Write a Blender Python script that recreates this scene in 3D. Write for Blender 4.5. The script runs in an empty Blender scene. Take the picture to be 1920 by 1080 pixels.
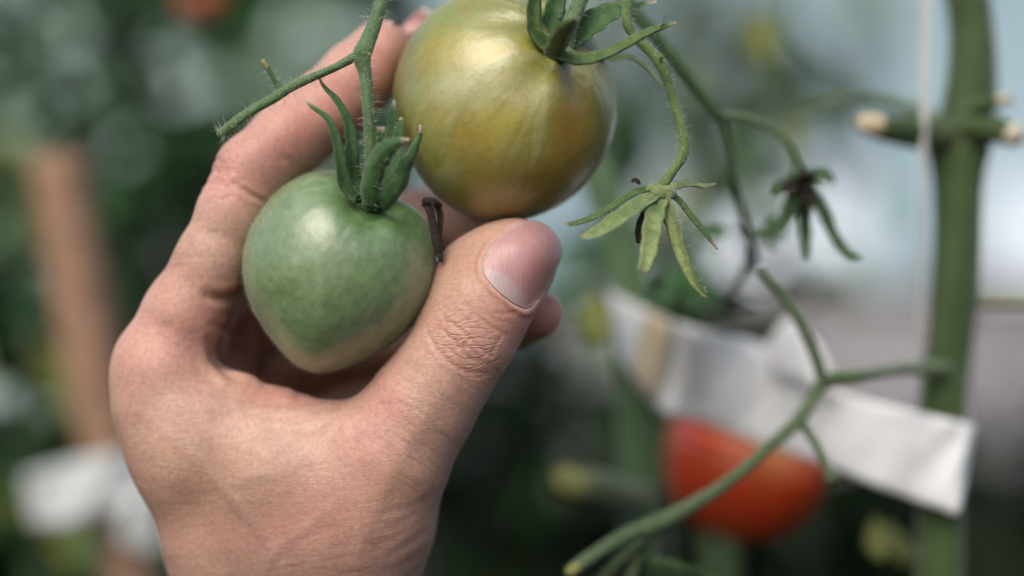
import bpy, bmesh, math, random
import numpy as np
from mathutils import Vector, Matrix
from mathutils.bvhtree import BVHTree

random.seed(7)
rng = np.random.default_rng(11)
S = bpy.context.scene
C = S.collection
R = math.radians

# ------------------------------------------------------------------ camera, sky, sun, exposure
CAM_D = 0.42            # metres from the lens to the plane of the tomatoes
CAM_H = 0.62            # lens height above the ground
FPX = 3360.0            # focal length in photo pixels
cam = bpy.data.cameras.new('camera')
cam_o = bpy.data.objects.new('camera', cam); C.objects.link(cam_o)
cam_o.location = (0, -CAM_D, CAM_H); cam_o.rotation_euler = (R(90), 0, 0)
cam.sensor_width = 36; cam.lens = FPX/1920*36
cam.clip_start = 0.02; cam.clip_end = 500
cam.dof.use_dof = True; cam.dof.focus_distance = CAM_D + 0.007; cam.dof.aperture_fstop = 2.7
S.camera = cam_o

SUN_EL, SUN_AZ = R(46), R(24)      # the light comes from above and behind the lens, a little from the left
w = bpy.data.worlds.new('World'); S.world = w; w.use_nodes = True
nt = w.node_tree; nt.nodes.clear()
sky = nt.nodes.new('ShaderNodeTexSky'); sky.sky_type = 'NISHITA'; sky.sun_disc = False
sky.sun_elevation = SUN_EL; sky.sun_rotation = R(180)+SUN_AZ
sky.dust_density = 4.0; sky.air_density = 1.0; sky.ozone_density = 1.0
bg = nt.nodes.new('ShaderNodeBackground'); bg.inputs['Strength'].default_value = 0.14
wo = nt.nodes.new('ShaderNodeOutputWorld')
nt.links.new(sky.outputs[0], bg.inputs[0]); nt.links.new(bg.outputs[0], wo.inputs[0])
sl = bpy.data.lights.new('sun', 'SUN'); sl.energy = 1.15; sl.angle = R(44); sl.color = (1, .95, .88)
so = bpy.data.objects.new('sun', sl); C.objects.link(so)
sdir = Vector((-math.sin(SUN_AZ)*math.cos(SUN_EL), -math.cos(SUN_AZ)*math.cos(SUN_EL), math.sin(SUN_EL)))
so.rotation_euler = sdir.to_track_quat('Z', 'Y').to_euler(); so.location = (-1, -2, 3)
S.view_settings.view_transform = 'Standard'; S.view_settings.look = 'None'
S.view_settings.exposure = 0.54; S.view_settings.gamma = 1
S.render.engine = 'CYCLES'
S.cycles.use_denoising = True
S.cycles.max_bounces = 8; S.cycles.caustics_reflective = False; S.cycles.caustics_refractive = False

# ------------------------------------------------------------------ helpers
def P(px, py, d):
    """metres, for a point seen at photo pixel (px, py), d millimetres behind the plane of the tomatoes"""
    z = CAM_D + d*.001
    return Vector(((px-960)/FPX*z, d*.001, CAM_H + (540-py)/FPX*z))
def L(px, d): return px/FPX*(CAM_D+d*.001)

ORG = {}
def link(o, parent=None):
    C.objects.link(o)
    if parent is not None: o.parent = parent
    return o
def thing(name, label, cat, loc, group=None):
    o = bpy.data.objects.new(name, None); o.empty_display_size = .01
    o.location = loc; C.objects.link(o); ORG[o.name] = Vector(loc)
    return tag(o, label, cat, group)
def tag(o, label=None, cat=None, group=None, kind=None):
    if label: o['label'] = label
    if cat: o['category'] = cat
    if group: o['group'] = group
    if kind: o['kind'] = kind
    return o
def build(name, verts, faces, mat, parent=None, smooth=True, origin=None, attrs=None):
    v = np.asarray(verts, dtype=np.float64).reshape(-1, 3)
    if parent is not None: og = ORG[parent.name]
    else: og = Vector(origin) if origin is not None else Vector(v.mean(0))
    v = v - np.array(og)
    me = bpy.data.meshes.new(name)
    if isinstance(faces, np.ndarray) and faces.ndim == 2:
        n = faces.shape[1]
        me.vertices.add(len(v)); me.vertices.foreach_set('co', v.astype(np.float32).ravel())
        me.loops.add(faces.size); me.loops.foreach_set('vertex_index', faces.astype(np.int32).ravel())
        me.polygons.add(len(faces)); me.polygons.foreach_set('loop_start', (np.arange(len(faces))*n).astype(np.int32))
        me.update(calc_edges=True); me.validate()
    else:
        me.from_pydata([tuple(p) for p in v], [], faces); me.update()
    if smooth: me.polygons.foreach_set('use_smooth', np.ones(len(me.polygons), dtype=bool))
    for k, (typ, arr) in (attrs or {}).items():
        a = me.attributes.new(k, typ, 'POINT')
        a.data.foreach_set('color' if typ == 'FLOAT_COLOR' else 'vector' if typ == 'FLOAT_VECTOR' else 'value', np.asarray(arr, dtype=np.float32).ravel())
    if mat: me.materials.append(mat)
    o = bpy.data.objects.new(name, me)
    if parent is None: o.location = og; ORG_V = og
    else: ORG_V = og
    link(o, parent); ORG[o.name] = Vector(ORG_V)
    return o

def catmull(pts, n):
    p = np.asarray(pts, float); m = len(p)
    if m == 2: p = np.array([p[0], (p[0]+p[1])/2, p[1]]); m = 3
    e = np.vstack([2*p[0]-p[1], p, 2*p[-1]-p[-2]])
    out = []
    for i in range(m-1):
        a, b, c, d = e[i:i+4]
        for t in np.linspace(0, 1, n, endpoint=False):
            out.append(.5*((2*b)+(c-a)*t+(2*a-5*b+4*c-d)*t*t+(3*b-3*c+d-a)*t**3))
    out.append(p[-1])
    return np.array(out)

def frames(path, up):
    T = np.gradient(path, axis=0); T /= np.linalg.norm(T, axis=1)[:, None]+1e-12
    U = np.zeros_like(T); u = np.asarray(up, float)
    for i in range(len(T)):
        u = u - T[i]*u.dot(T[i]); u /= np.linalg.norm(u)+1e-12; U[i] = u
    return T, U, np.cross(T, U)

def lift(pts):
    """(px, py, d, r_px) rows -> metres and radii"""
    q = [list(P(a, b, c)) + [L(r, c)] for a, b, c, r in pts]
    return np.array(q)

def tube_data(pts, seg=6, sides=10, knob=.05, world=False, seed=0, up=(0, 1, .01), cap=.6):
    q = np.array(pts, float) if world else lift(pts)
    s = catmull(q, seg); path, rad = s[:, :3], np.maximum(s[:, 3], 1e-5)
    T, U, B = frames(path, up)
    r_ = np.random.default_rng(seed+len(pts))
    V = []; F = []
    ph = r_.uniform(0, 6.28, 6)
    rows = [(path[0]-T[0]*rad[0]*cap, rad[0]*.55, 0)] + [(path[i], rad[i], i) for i in range(len(path))] + [(path[-1]+T[-1]*rad[-1]*cap, rad[-1]*.55, len(path)-1)]
    for c, r, i in rows:
        for k in range(sides):
            a = 2*math.pi*k/sides
            rr = r*(1+knob*(math.sin(2*a+ph[0]+i*.13)+.6*math.sin(3*a+ph[1]-i*.21)+.7*math.sin(i*.5+ph[2])*.7))
            V.append(c+rr*(math.cos(a)*U[i]+math.sin(a)*B[i]))
    n = len(rows)
    for i in range(n-1):
        for k in range(sides):
            k2 = (k+1) % sides
            F.append((i*sides+k, (i+1)*sides+k, (i+1)*sides+k2, i*sides+k2))
    F.append(tuple(range(sides))); F.append(tuple(range((n-1)*sides, n*sides))[::-1])
    return np.array(V), F, (path, rad, T, U, B)
def tube(name, pts, mat, parent=None, **kw):
    V, F, info = tube_data(pts, **kw)
    o = build(name, V, F, mat, parent)
    return o, info

def sepal_data(pts, up, fold=.35, seg=6, thick=.22, curl=0., twist=0.):
    """pts (px, py, d, half width in px): a strap-shaped sepal, its upper face turned to `up`, folded along the midrib"""
    s = catmull(lift(pts), seg); path, hw = s[:, :3], np.maximum(s[:, 3], 6e-5)*1.25
    T, U, B = frames(path, up)
    n = len(path); m = 7; V = []; tip = []; F = []
    base = hw.max()
    for i in range(n):
        a = twist*i/n
        u = U[i]*math.cos(a)+B[i]*math.sin(a); b = -U[i]*math.sin(a)+B[i]*math.cos(a)
        t = thick*min(hw[i], base*.55)
        wav = 1+.07*math.sin(i*1.1+path[0][0]*9000)
        top = []; bot = []
        for k in range(m):
            x = -1+2*k/(m-1)
            ht = fold*hw[i]*(abs(x)**1.5) + curl*hw[i]*x*x
            e = math.sqrt(max(0, 1-x*x))
            rib = .5*math.exp(-(x/.18)**2)
            c = path[i]+b*x*hw[i]*wav
            top.append(c+u*(ht+t*e*.6-t*.25*math.exp(-(x/.2)**2))); bot.append(c+u*(ht-t*(e+rib)))
        V += top+bot[::-1][1:-1]
        tip += [i/(n-1)]*(2*m-2)
    k_ = 2*m-2
    for i in range(n-1):
        for k in range(k_):
            F.append((i*k_+k, i*k_+(k+1) % k_, (i+1)*k_+(k+1) % k_, (i+1)*k_+k))
    F.append(tuple(range(k_))[::-1]); F.append(tuple(range((n-1)*k_, n*k_)))
    return np.array(V), F, np.array(tip), (path, hw, T, U, B)
def sepal(pts, mat, parent, up=(0, -1, .3), hairs=None, name='sepal', **kw):
    V, F, tip, info = sepal_data(pts, up, **kw)
    o = build(name, V, F, mat, parent, attrs={'tip': ('FLOAT', tip)})
    if hairs: HAIR.setdefault(parent.name, []).append((info, hairs))
    return o
HAIR = {}
def hair_mesh(name, roots, dirs, lens, rad, mat, parent, bend=.35):
    """many fine curved hairs: three-sided, three joints each, one mesh"""
    roots = np.asarray(roots); dirs = np.asarray(dirs); n = len(roots)
    dirs = dirs/(np.linalg.norm(dirs, axis=1)[:, None]+1e-12)
    rnd = rng.normal(size=(n, 3)); side = np.cross(dirs, rnd); side /= np.linalg.norm(side, axis=1)[:, None]+1e-12
    s2 = np.cross(dirs, side)
    lens = np.asarray(lens)[:, None]; rad = np.broadcast_to(np.asarray(rad, float), (n,))[:, None]
    V = []; F = []
    prof = [(0., 1.), (.5, .75), (.85, .45)]
    rows = []
    for t, rr in prof:
        c = roots + dirs*lens*t + side*lens*bend*t*t
        for k in range(3):
            a = 2*math.pi*k/3
            rows.append(c+rad*rr*(math.cos(a)*side+math.sin(a)*s2))
    rows.append(roots+dirs*lens+side*lens*bend)
    A = np.stack(rows, 1).reshape(-1, 3)     # n,10,3
    fq = []
    for j in range(2):
        for k in range(3):
            k2 = (k+1) % 3
            fq.append((j*3+k, j*3+k2, j*3+3+k2)); fq.append((j*3+k, j*3+3+k2, j*3+3+k))
    for k in range(3): fq.append((6+k, 6+(k+1) % 3, 9))
    fq = np.array(fq)
    Fa = (fq[None]+(np.arange(n)*10)[:, None, None]).reshape(-1, 3)
    o = build(name, A, Fa, mat, parent)
    o['kind'] = 'stuff'
    return o
def tube_hairs(info, n, ln, spread=1.):
    path, rad, T, U, B = info
    i = rng.integers(0, len(path)-1, n); t = rng.uniform(0, 1, n)[:, None]
    a = rng.uniform(0, 2*math.pi, n)[:, None]
    rad_ = np.minimum(rad[i], 99)[:, None]
    nn = np.cos(a)*U[i]+np.sin(a)*B[i]
    p = path[i]*(1-t)+path[i+1]*t+nn*rad_*.92
    d = nn+rng.normal(size=(n, 3))*.35*spread
    return p, d, ln*rng.uniform(.45, 1.25, n)
def sepal_hairs(info, n, ln):
    path, hw, T, U, B = info
    i = rng.integers(0, max(2, int(len(path)*.9)), n)
    x = rng.uniform(-1, 1, n)[:, None]; x = np.sign(x)*np.abs(x)**.45
    sgn = rng.choice([-1, 1], n)[:, None]
    p = path[i]+B[i]*x*hw[i][:, None]*.93+U[i]*hw[i][:, None]*.2*np.abs(x)
    d = B[i]*x+U[i]*sgn*.5+rng.normal(size=(n, 3))*.3
    return p, d, ln*rng.uniform(.4, 1.2, n)

# ------------------------------------------------------------------ materials
def mat_new(name):
    m = bpy.data.materials.new(name); m.use_nodes = True
    t = m.node_tree; b = t.nodes['Principled BSDF']
    return m, t, b
def node(t, typ, **kw):
    n = t.nodes.new(typ)
    for k, v in kw.items():
        if k in n.inputs.keys(): n.inputs[k].default_value = v
        else: setattr(n, k, v)
    return n
def noise_tex(t, scale, detail=4, rough=.55, vec=None, dist=0.):
    n = node(t, 'ShaderNodeTexNoise', Scale=scale, Detail=detail, Roughness=rough, Distortion=dist)
    if vec is None:
        tc = t.nodes.new('ShaderNodeTexCoord'); vec = tc.outputs['Object']
    t.links.new(vec, n.inputs['Vector'])
    return n.outputs['Fac']
def ramp(t, fac, stops):
    r = t.nodes.new('ShaderNodeValToRGB'); e = r.color_ramp.elements
    while len(e) < len(stops): e.new(.5)
    for k, (p, c) in enumerate(stops): e[k].position = p; e[k].color = (*c, 1)
    t.links.new(fac, r.inputs[0]); return r.outputs[0]
def mix(t, fac, a, b, typ='MIX'):
    m = node(t, 'ShaderNodeMixRGB', blend_type=typ)
    for s, v in ((m.inputs[0], fac), (m.inputs[1], a), (m.inputs[2], b)):
        if hasattr(v, 'is_output'): t.links.new(v, s)
        elif isinstance(v, (int, float)): s.default_value = v
        else: s.default_value = (*v, 1)
    return m.outputs[0]
def math_(t, op, a, b=None, clamp=False):
    m = node(t, 'ShaderNodeMath', operation=op, use_clamp=clamp)
    for s, v in ((m.inputs[0], a), (m.inputs[1], b)):
        if v is None: continue
        if hasattr(v, 'is_output'): t.links.new(v, s)
        else: s.default_value = v
    return m.outputs[0]
def bump(t, h, dist, strength=1., nxt=None):
    b = node(t, 'ShaderNodeBump', Strength=strength, Distance=dist)
    t.links.new(h, b.inputs['Height'])
    if nxt is not None: t.links.new(nxt, b.inputs['Normal'])
    return b.outputs[0]
def attr(t, name, out='Color'):
    return node(t, 'ShaderNodeAttribute', attribute_name=name).outputs[out]
def plain(name, c1, c2, scale, rough=.7, bscale=None, bdist=0., spec=.4, sheen=0., trans=0.):
    m, t, b = mat_new(name)
    t.links.new(ramp(t, noise_tex(t, scale), [(.3, c1), (.7, c2)]), b.inputs['Base Color'])
    b.inputs['Roughness'].default_value = rough; b.inputs['Specular IOR Level'].default_value = spec
    if sheen: b.inputs['Sheen Weight'].default_value = sheen; b.inputs['Sheen Roughness'].default_value = .4
    if bscale: t.links.new(bump(t, noise_tex(t, bscale, 6), bdist), b.inputs['Normal'])
    if trans:
        out = t.nodes['Material Output']; tr = t.nodes.new('ShaderNodeBsdfTranslucent'); mx = node(t, 'ShaderNodeMixShader'); mx.inputs[0].default_value = trans
        tr.inputs[0].default_value = (*[min(1, x*1.3) for x in c2], 1)
        t.links.new(b.outputs[0], mx.inputs[1]); t.links.new(tr.outputs[0], mx.inputs[2]); t.links.new(mx.outputs[0], out.inputs[0])
    return m

M = {}
def green_stalk(name, c1, c2, tipc=None, sheen=.35):
    m, t, b = mat_new(name)
    col = ramp(t, noise_tex(t, 420, 5, .6), [(.3, c1), (.72, c2)])
    col = mix(t, 1, col, ramp(t, noise_tex(t, 55, 5, .65), [(.32, (.66, .72, .62)), (.68, (1.35, 1.25, 1.3))]), 'MULTIPLY')
    if tipc is not None:
        f = attr(t, 'tip', 'Fac')
        nz = noise_tex(t, 700, 3)
        f2 = math_(t, 'ADD', f, math_(t, 'MULTIPLY', math_(t, 'SUBTRACT', nz, .5), .18))
        r = ramp(t, f2, [(.84, (0, 0, 0)), (.97, (1, 1, 1))])
        col = mix(t, r, col, tipc)
    t.links.new(col, b.inputs['Base Color'])
    b.inputs['Roughness'].default_value = .55; b.inputs['Specular IOR Level'].default_value = .35
    b.inputs['Sheen Weight'].default_value = sheen; b.inputs['Sheen Roughness'].default_value = .35
    b.inputs['Subsurface Weight'].default_value = .1; b.inputs['Subsurface Scale'].default_value = .0015
    b.inputs['Subsurface Radius'].default_value = (.6, 1, .3)
    col = mix(t, 1, col, ramp(t, noise_tex(t, 1800, 3, .6), [(.3, (.72,)*3), (.7, (1.35, 1.3, 1.3))]), 'MULTIPLY')
    t.links.new(col, b.inputs['Base Color'])
    n1 = bump(t, noise_tex(t, 1100, 5, .7), .0004)
    t.links.new(n1, b.inputs['Normal'])
    return m
M['truss'] = green_stalk('truss_skin', (.055, .115, .045), (.105, .18, .075))
M['sepal'] = green_stalk('sepal_skin', (.022, .075, .02), (.06, .135, .04), (.42, .36, .27), .2)
M['sepal_olive'] = green_stalk('olive_sepal_skin', (.03, .08, .015), (.09, .15, .035), (.34, .22, .16), .2)
M['sepal_pale'] = green_stalk('pale_sepal_skin', (.10, .17, .055), (.24, .30, .12), (.20, .15, .10), .3)
M['pedicel'] = green_stalk('pedicel_skin', (.07, .125, .035), (.13, .20, .065))
M['main_stem'] = green_stalk('main_stem_skin', (.026, .056, .014), (.056, .098, .026))
M['back_truss'] = green_stalk('back_truss_skin', (.055, .10, .04), (.10, .15, .07))
M['dark_stem'] = green_stalk('dark_stem_skin', (.03, .075, .025), (.06, .12, .04))
M['cut'] = plain('cut_stalk_flesh', (.26, .19, .08), (.62, .58, .46), 130, .8)
M['cut_yellow'] = plain('yellowed_stalk', (.19, .20, .055), (.30, .29, .10), 200, .7)
M['dry'] = plain('withered_brown', (.008, .006, .005), (.035, .022, .015), 800, .85, 900, .0006)
M['hair'] = plain('trichome', (.62, .64, .54), (.75, .75, .64), 100, .5, trans=.4)
M['body_hair'] = plain('body_hair', (.03, .018, .012), (.06, .04, .03), 100, .4)

# hand skin
def skin_material():
    m, t, b = mat_new('skin')
    tc = t.nodes.new('ShaderNodeTexCoord').outputs['Object']
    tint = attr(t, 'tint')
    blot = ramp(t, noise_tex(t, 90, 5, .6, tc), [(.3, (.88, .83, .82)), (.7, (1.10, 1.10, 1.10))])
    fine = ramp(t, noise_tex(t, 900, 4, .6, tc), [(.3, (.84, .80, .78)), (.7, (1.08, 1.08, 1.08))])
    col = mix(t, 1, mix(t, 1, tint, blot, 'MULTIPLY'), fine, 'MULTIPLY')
    t.links.new(col, b.inputs['Base Color'])
    b.inputs['Subsurface Weight'].default_value = .35; b.inputs['Subsurface Scale'].default_value = .0022
    b.inputs['Subsurface Radius'].default_value = (1, .38, .22)
    b.inputs['Specular IOR Level'].default_value = .42
    rr = ramp(t, noise_tex(t, 500, 3, .6, tc), [(.3, (.40,)*3), (.7, (.56,)*3)])
    t.links.new(rr, b.inputs['Roughness'])
    def lines(rot, sc):
        mp = node(t, 'ShaderNodeMapping'); mp.inputs['Rotation'].default_value = (0, rot, 0); mp.inputs['Scale'].default_value = sc
        t.links.new(tc, mp.inputs[0])
        return noise_tex(t, 1., 3, .55, mp.outputs[0], .4)
    l1 = lines(R(10), (420, 700, 1900)); l2 = lines(R(-36), (450, 700, 1800))
    k = attr(t, 'thumb', 'Fac')
    ln = mix(t, k, l1, l2)
    vo = node(t, 'ShaderNodeTexVoronoi', Scale=1350.); vo.feature = 'DISTANCE_TO_EDGE'
    wv = node(t, 'ShaderNodeTexNoise', Scale=700., Detail=2.); t.links.new(tc, wv.inputs['Vector'])
    va = node(t, 'ShaderNodeMixRGB'); va.inputs[0].default_value = .0006
    ad = node(t, 'ShaderNodeVectorMath', operation='MULTIPLY_ADD'); t.links.new(wv.outputs['Color'], ad.inputs[0]); ad.inputs[1].default_value = (.0008,)*3; t.links.new(tc, ad.inputs[2])
    t.links.new(ad.outputs[0], vo.inputs['Vector'])
    vv = math_(t, 'MINIMUM', vo.outputs['Distance'], .22)
    h = math_(t, 'ADD', math_(t, 'MULTIPLY', ln, .75), math_(t, 'MULTIPLY', vv, 1.0))
    n0 = bump(t, h, .00012, 1.)
    kv = node(t, 'ShaderNodeTexVoronoi', Scale=1.); kv.feature = 'DISTANCE_TO_EDGE'
    km = node(t, 'ShaderNodeMapping'); km.inputs['Rotation'].default_value = (0, R(-42), 0); km.inputs['Scale'].default_value = (120, 300, 560)
    kd = node(t, 'ShaderNodeVectorMath', operation='MULTIPLY_ADD'); kn = node(t, 'ShaderNodeTexNoise', Scale=260., Detail=3.); t.links.new(tc, kn.inputs['Vector'])
    t.links.new(kn.outputs['Color'], kd.inputs[0]); kd.inputs[1].default_value = (.003,)*3; t.links.new(tc, kd.inputs[2])
    t.links.new(kd.outputs[0], km.inputs[0]); t.links.new(km.outputs[0], kv.inputs['Vector'])
    kh = math_(t, 'MULTIPLY', math_(t, 'MINIMUM', kv.outputs['Distance'], .12), attr(t, 'knuckle', 'Fac'))
    n1 = bump(t, kh, .0011, 1., n0)
    t.links.new(n1, b.inputs['Normal'])
    return m
M['skin'] = skin_material()
def nail_material():
    m, t, b = mat_new('nail_plate')
    tc = t.nodes.new('ShaderNodeTexCoord').outputs['Object']
    col = mix(t, 1, attr(t, 'tint'), ramp(t, noise_tex(t, 250, 4), [(.3, (.92,)*3), (.7, (1.06,)*3)]), 'MULTIPLY')
    t.links.new(col, b.inputs['Base Color'])
    b.inputs['Roughness'].default_value = .34; b.inputs['Specular IOR Level'].default_value = .4
    b.inputs['Subsurface Weight'].default_value = .2; b.inputs['Subsurface Scale'].default_value = .0015
    mp = node(t, 'ShaderNodeMapping'); mp.inputs['Rotation'].default_value = (0, R(48), 0); mp.inputs['Scale'].default_value = (1800, 400, 160)
    t.links.new(tc, mp.inputs[0])
    t.links.new(bump(t, noise_tex(t, 1., 2, .5, mp.outputs[0]), .00012), b.inputs['Normal'])
    return m
M['nail'] = nail_material()

def tomato_material(name, kind):
    m, t, b = mat_new(name)
    tc = t.nodes.new('ShaderNodeTexCoord').outputs['Object']
    pol = attr(t, 'polar', 'Vector'); base = attr(t, 'tint')
    streak = noise_tex(t, 1., 5, .6, pol, .5)
    blob = noise_tex(t, 75 if kind == 'yellow' else 60, 4, .55, tc, .6)
    fine = noise_tex(t, 1500, 3, .6, tc)
    if kind == 'yellow':
        c = mix(t, ramp(t, blob, [(.45, (0,)*3), (.66, (.35,)*3)]), base, (.31, .20, .02))
        c = mix(t, ramp(t, streak, [(.42, (0,)*3), (.66, (.6,)*3)]), c, (.17, .195, .05))
        b.inputs['Roughness'].default_value = .33
        st2 = noise_tex(t, 2.3, 4, .65, pol, .8)
        c = mix(t, ramp(t, st2, [(.50, (0,)*3), (.70, (.4,)*3)]), c, (.33, .28, .04))
        c = mix(t, ramp(t, noise_tex(t, 190, 4, .6, tc, .8), [(.48, (0,)*3), (.72, (.45,)*3)]), c, (.24, .17, .035))
        c = mix(t, ramp(t, noise_tex(t, 1., 2, .5, pol, 1.), [(.52, (0,)*3), (.68, (.4,)*3)]), c, (.42, .42, .22))
        vd = node(t, 'ShaderNodeTexVoronoi', Scale=900.); t.links.new(tc, vd.inputs['Vector'])
        c = mix(t, ramp(t, vd.outputs['Distance'], [(.06, (.35,)*3), (.16, (0,)*3)]), c, (.42, .42, .24))
        c = mix(t, 1, c, ramp(t, fine, [(.3, (.90,)*3), (.7, (1.08,)*3)]), 'MULTIPLY')
        b.inputs['Coat Weight'].default_value = .25; b.inputs['Coat Roughness'].default_value = .3
    elif kind == 'green':
        c = mix(t, ramp(t, blob, [(.40, (0,)*3), (.66, (.6,)*3)]), base, (.078, .15, .04))
        c = mix(t, ramp(t, streak, [(.45, (0,)*3), (.72, (.4,)*3)]), c, (.075, .15, .03))
        c = mix(t, 1, c, ramp(t, noise_tex(t, 420, 4, .65, tc), [(.3, (.74, .78, .72)), (.7, (1.22, 1.2, 1.25))]), 'MULTIPLY')
        b.inputs['Roughness'].default_value = .36
        b.inputs['Coat Weight'].default_value = .35; b.inputs['Coat Roughness'].default_value = .3
        b.inputs['Sheen Weight'].default_value = .1; b.inputs['Sheen Roughness'].default_value = .5
    else:
        c = mix(t, ramp(t, blob, [(.4, (0,)*3), (.7, (.6,)*3)]), base, (.42, .10, .02))
        b.inputs['Roughness'].default_value = .3
    t.links.new(c, b.inputs['Base Color'])
    b.inputs['Subsurface Weight'].default_value = .15; b.inputs['Subsurface Scale'].default_value = .004
    b.inputs['Subsurface Radius'].default_value = (1, .7, .2)
    b1 = bump(t, noise_tex(t, 120, 2, .5, tc), .00042)
    b2 = bump(t, noise_tex(t, 1., 3, .55, pol, .3), .00028, 1., b1)
    t.links.new(bump(t, noise_tex(t, 1300, 4, .6, tc), .00006, 1., b2), b.inputs['Normal'])
    b.inputs['Specular IOR Level'].default_value = .75
    return m
for k in ('yellow', 'green', 'red'): M['tomato_'+k] = tomato_material(k+'_tomato_skin', k)

M['soil'] = plain('dark_wet_soil', (.006, .006, .005), (.018, .015, .011), 40, .95, 60, .02, .1)
M['wood'] = plain('weathered_stake_wood', (.20, .115, .07), (.30, .18, .115), 60, .8, 200, .001)
M['cloth'] = plain('white_rag', (.36, .40, .40), (.56, .59, .59), 40, .9, 400, .0004)
M['band'] = plain('white_plastic_band', (.70, .72, .73), (.82, .84, .85), 45, .6, 70, .0012, trans=.12)
M['tape'] = plain('beige_tape', (.50, .42, .28), (.60, .50, .34), 120, .5)
M['twine'] = plain('white_twine', (.5, .52, .5), (.7, .7, .68), 900, .8, trans=.3)
M['poly'] = plain('pale_polythene', (.30, .43, .48), (.46, .58, .64), .9, .5, trans=.2)
M['post'] = plain('blue_grey_post', (.16, .22, .27), (.22, .28, .32), 4, .6)
M['concrete'] = plain('grey_concrete', (.20, .19, .20), (.30, .29, .30), 3, .9, 20, .01)
M['tarp'] = plain('pale_green_tarp', (.20, .27, .23), (.27, .34, .29), 3, .7)
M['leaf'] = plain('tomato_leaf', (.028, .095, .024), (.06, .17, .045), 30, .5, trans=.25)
M['leaf_dark'] = plain('shade_tinted_leaf', (.004, .011, .005), (.012, .026, .010), 30, .8, spec=.1)  # leaf green taken near black; deep shade is put into the colour
M['leaf_yellow'] = plain('yellowing_leaf', (.17, .20, .045), (.26, .28, .07), 30, .5, trans=.25)
M['leaf_pale'] = plain('pale_leaf', (.13, .20, .13), (.20, .27, .18), 30, .5, trans=.3)
M['panel'] = plain('painted_board', (.30, .33, .35), (.38, .41, .43), 4, .7)

# ------------------------------------------------------------------ the setting, far behind
g = 120.
build('ground', [(-g, -g, 0), (g, -g, 0), (g, g, 0), (-g, g, 0)], [(0, 1, 2, 3)], M['soil'], smooth=False)['kind'] = 'structure'

def box(c, s, bev=0.):
    bm = bmesh.new(); bmesh.ops.create_cube(bm, size=1)
    for v in bm.verts: v.co = Vector((v.co.x*s[0], v.co.y*s[1], v.co.z*s[2]))
    if bev: bmesh.ops.bevel(bm, geom=list(bm.edges), offset=bev, segments=2, affect='EDGES')
    V = [tuple(v.co+Vector(c)) for v in bm.verts]; bm.verts.index_update()
    F = [[v.index for v in f.verts] for f in bm.faces]; bm.free()
    return V, F
def wallpanel(x0, x1, y, z0, z1, amp, seed):
    """a slack sheet of polythene between two posts, with its own thickness"""
    r_ = np.random.default_rng(seed); n, m = 13, 17; V = []; F = []
    for side in (0, 1):
        for i in range(n):
            for j in range(m):
                u, v = i/(n-1), j/(m-1)
                V.append((x0+(x1-x0)*u, y+side*.004+amp*math.sin(math.pi*u)*(math.sin(v*5+seed)+.5*math.sin(v*13+u*4+seed*2)), z0+(z1-z0)*v))
    k = n*m
    for i in range(n-1):
        for j in range(m-1):
            a = i*m+j
            F.append((a, a+m, a+m+1, a+1)); F.append((k+a, k+a+1, k+a+m+1, k+a+m))
    rim = [i*m for i in range(n)]+[(n-1)*m+j for j in range(1, m)]+[i*m+m-1 for i in range(n-2, -1, -1)]+[j for j in range(m-2, 0, -1)]
    for a, b in zip(rim, rim[1:]+rim[:1]): F.append((a, k+a, k+b, b))
    return V, F
gh = thing('greenhouse', 'long greenhouse wall of pale polythene sheets between grey posts behind the plants', 'greenhouse', (0, 6.2, 0))
xs = [-5.6, -4.0, -2.4, -.9, .42, 1.28, 2.6, 4.2, 5.8]
for i in range(len(xs)-1):
    V, F = wallpanel(xs[i]+.05, xs[i+1]-.05, 6.2, .45, 4.4, .05, i)
    build('sheet', V, F, M['poly'], gh)
for x in xs:
    V, F = box((x, 6.2, 2.2), (.11, .09, 4.4), .012); build('post', V, F, M['post'], gh)
V, F = box((.1, 6.2, .22), (11.6, .12, .44), .012); build('base_board', V, F, M['panel'], gh)

wall = thing('low_wall', 'low grey concrete wall behind the tomato bed', 'wall', (.8, 4.2, 0))
V, F = box((.95, 4.2, .3), (1.6, .25, .6), .02); build('wall_body', V, F, M['concrete'], wall)
V, F = box((.95, 4.2, .617), (1.66, .31, .03), .008); build('coping', V, F, M['concrete'], wall)

M['fleece'] = plain('white_fleece', (.60, .68, .75), (.70, .77, .83), 6, .9, 30, .01, trans=.2)
for x0, x1, h_, lab in ((.42, 1.02, 1.02, 'white fleece tunnel behind the dark empty calyx'), (1.42, 2.3, .98, 'white fleece tunnel at the right border behind the thick stem')):
    V = []; F = []; nn_ = 20; mm_ = 16
    r_ = random.Random(x0)
    for i in range(nn_+1):
        for j in range(mm_+1):
            a = math.pi*j/mm_; u = i/nn_
            V.append((x0+(x1-x0)*u, 5.0-.5*math.cos(a), max(.005, h_*math.sin(a)**.7*(1-.05*abs(math.sin(u*math.pi*3)))+r_.uniform(-.006, .006))))
    for i in range(nn_):
        for j in range(mm_): q = i*(mm_+1)+j; F.append((q, q+mm_+1, q+mm_+2, q+1))
    F.append(tuple(range(mm_+1))); F.append(tuple(range(nn_*(mm_+1), (nn_+1)*(mm_+1)))[::-1])
    tag(build('fleece_tunnel', V, F, M['fleece'], origin=((x0+x1)/2, 5, 0)), lab, 'row cover', 'white fleece tunnels')

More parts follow.
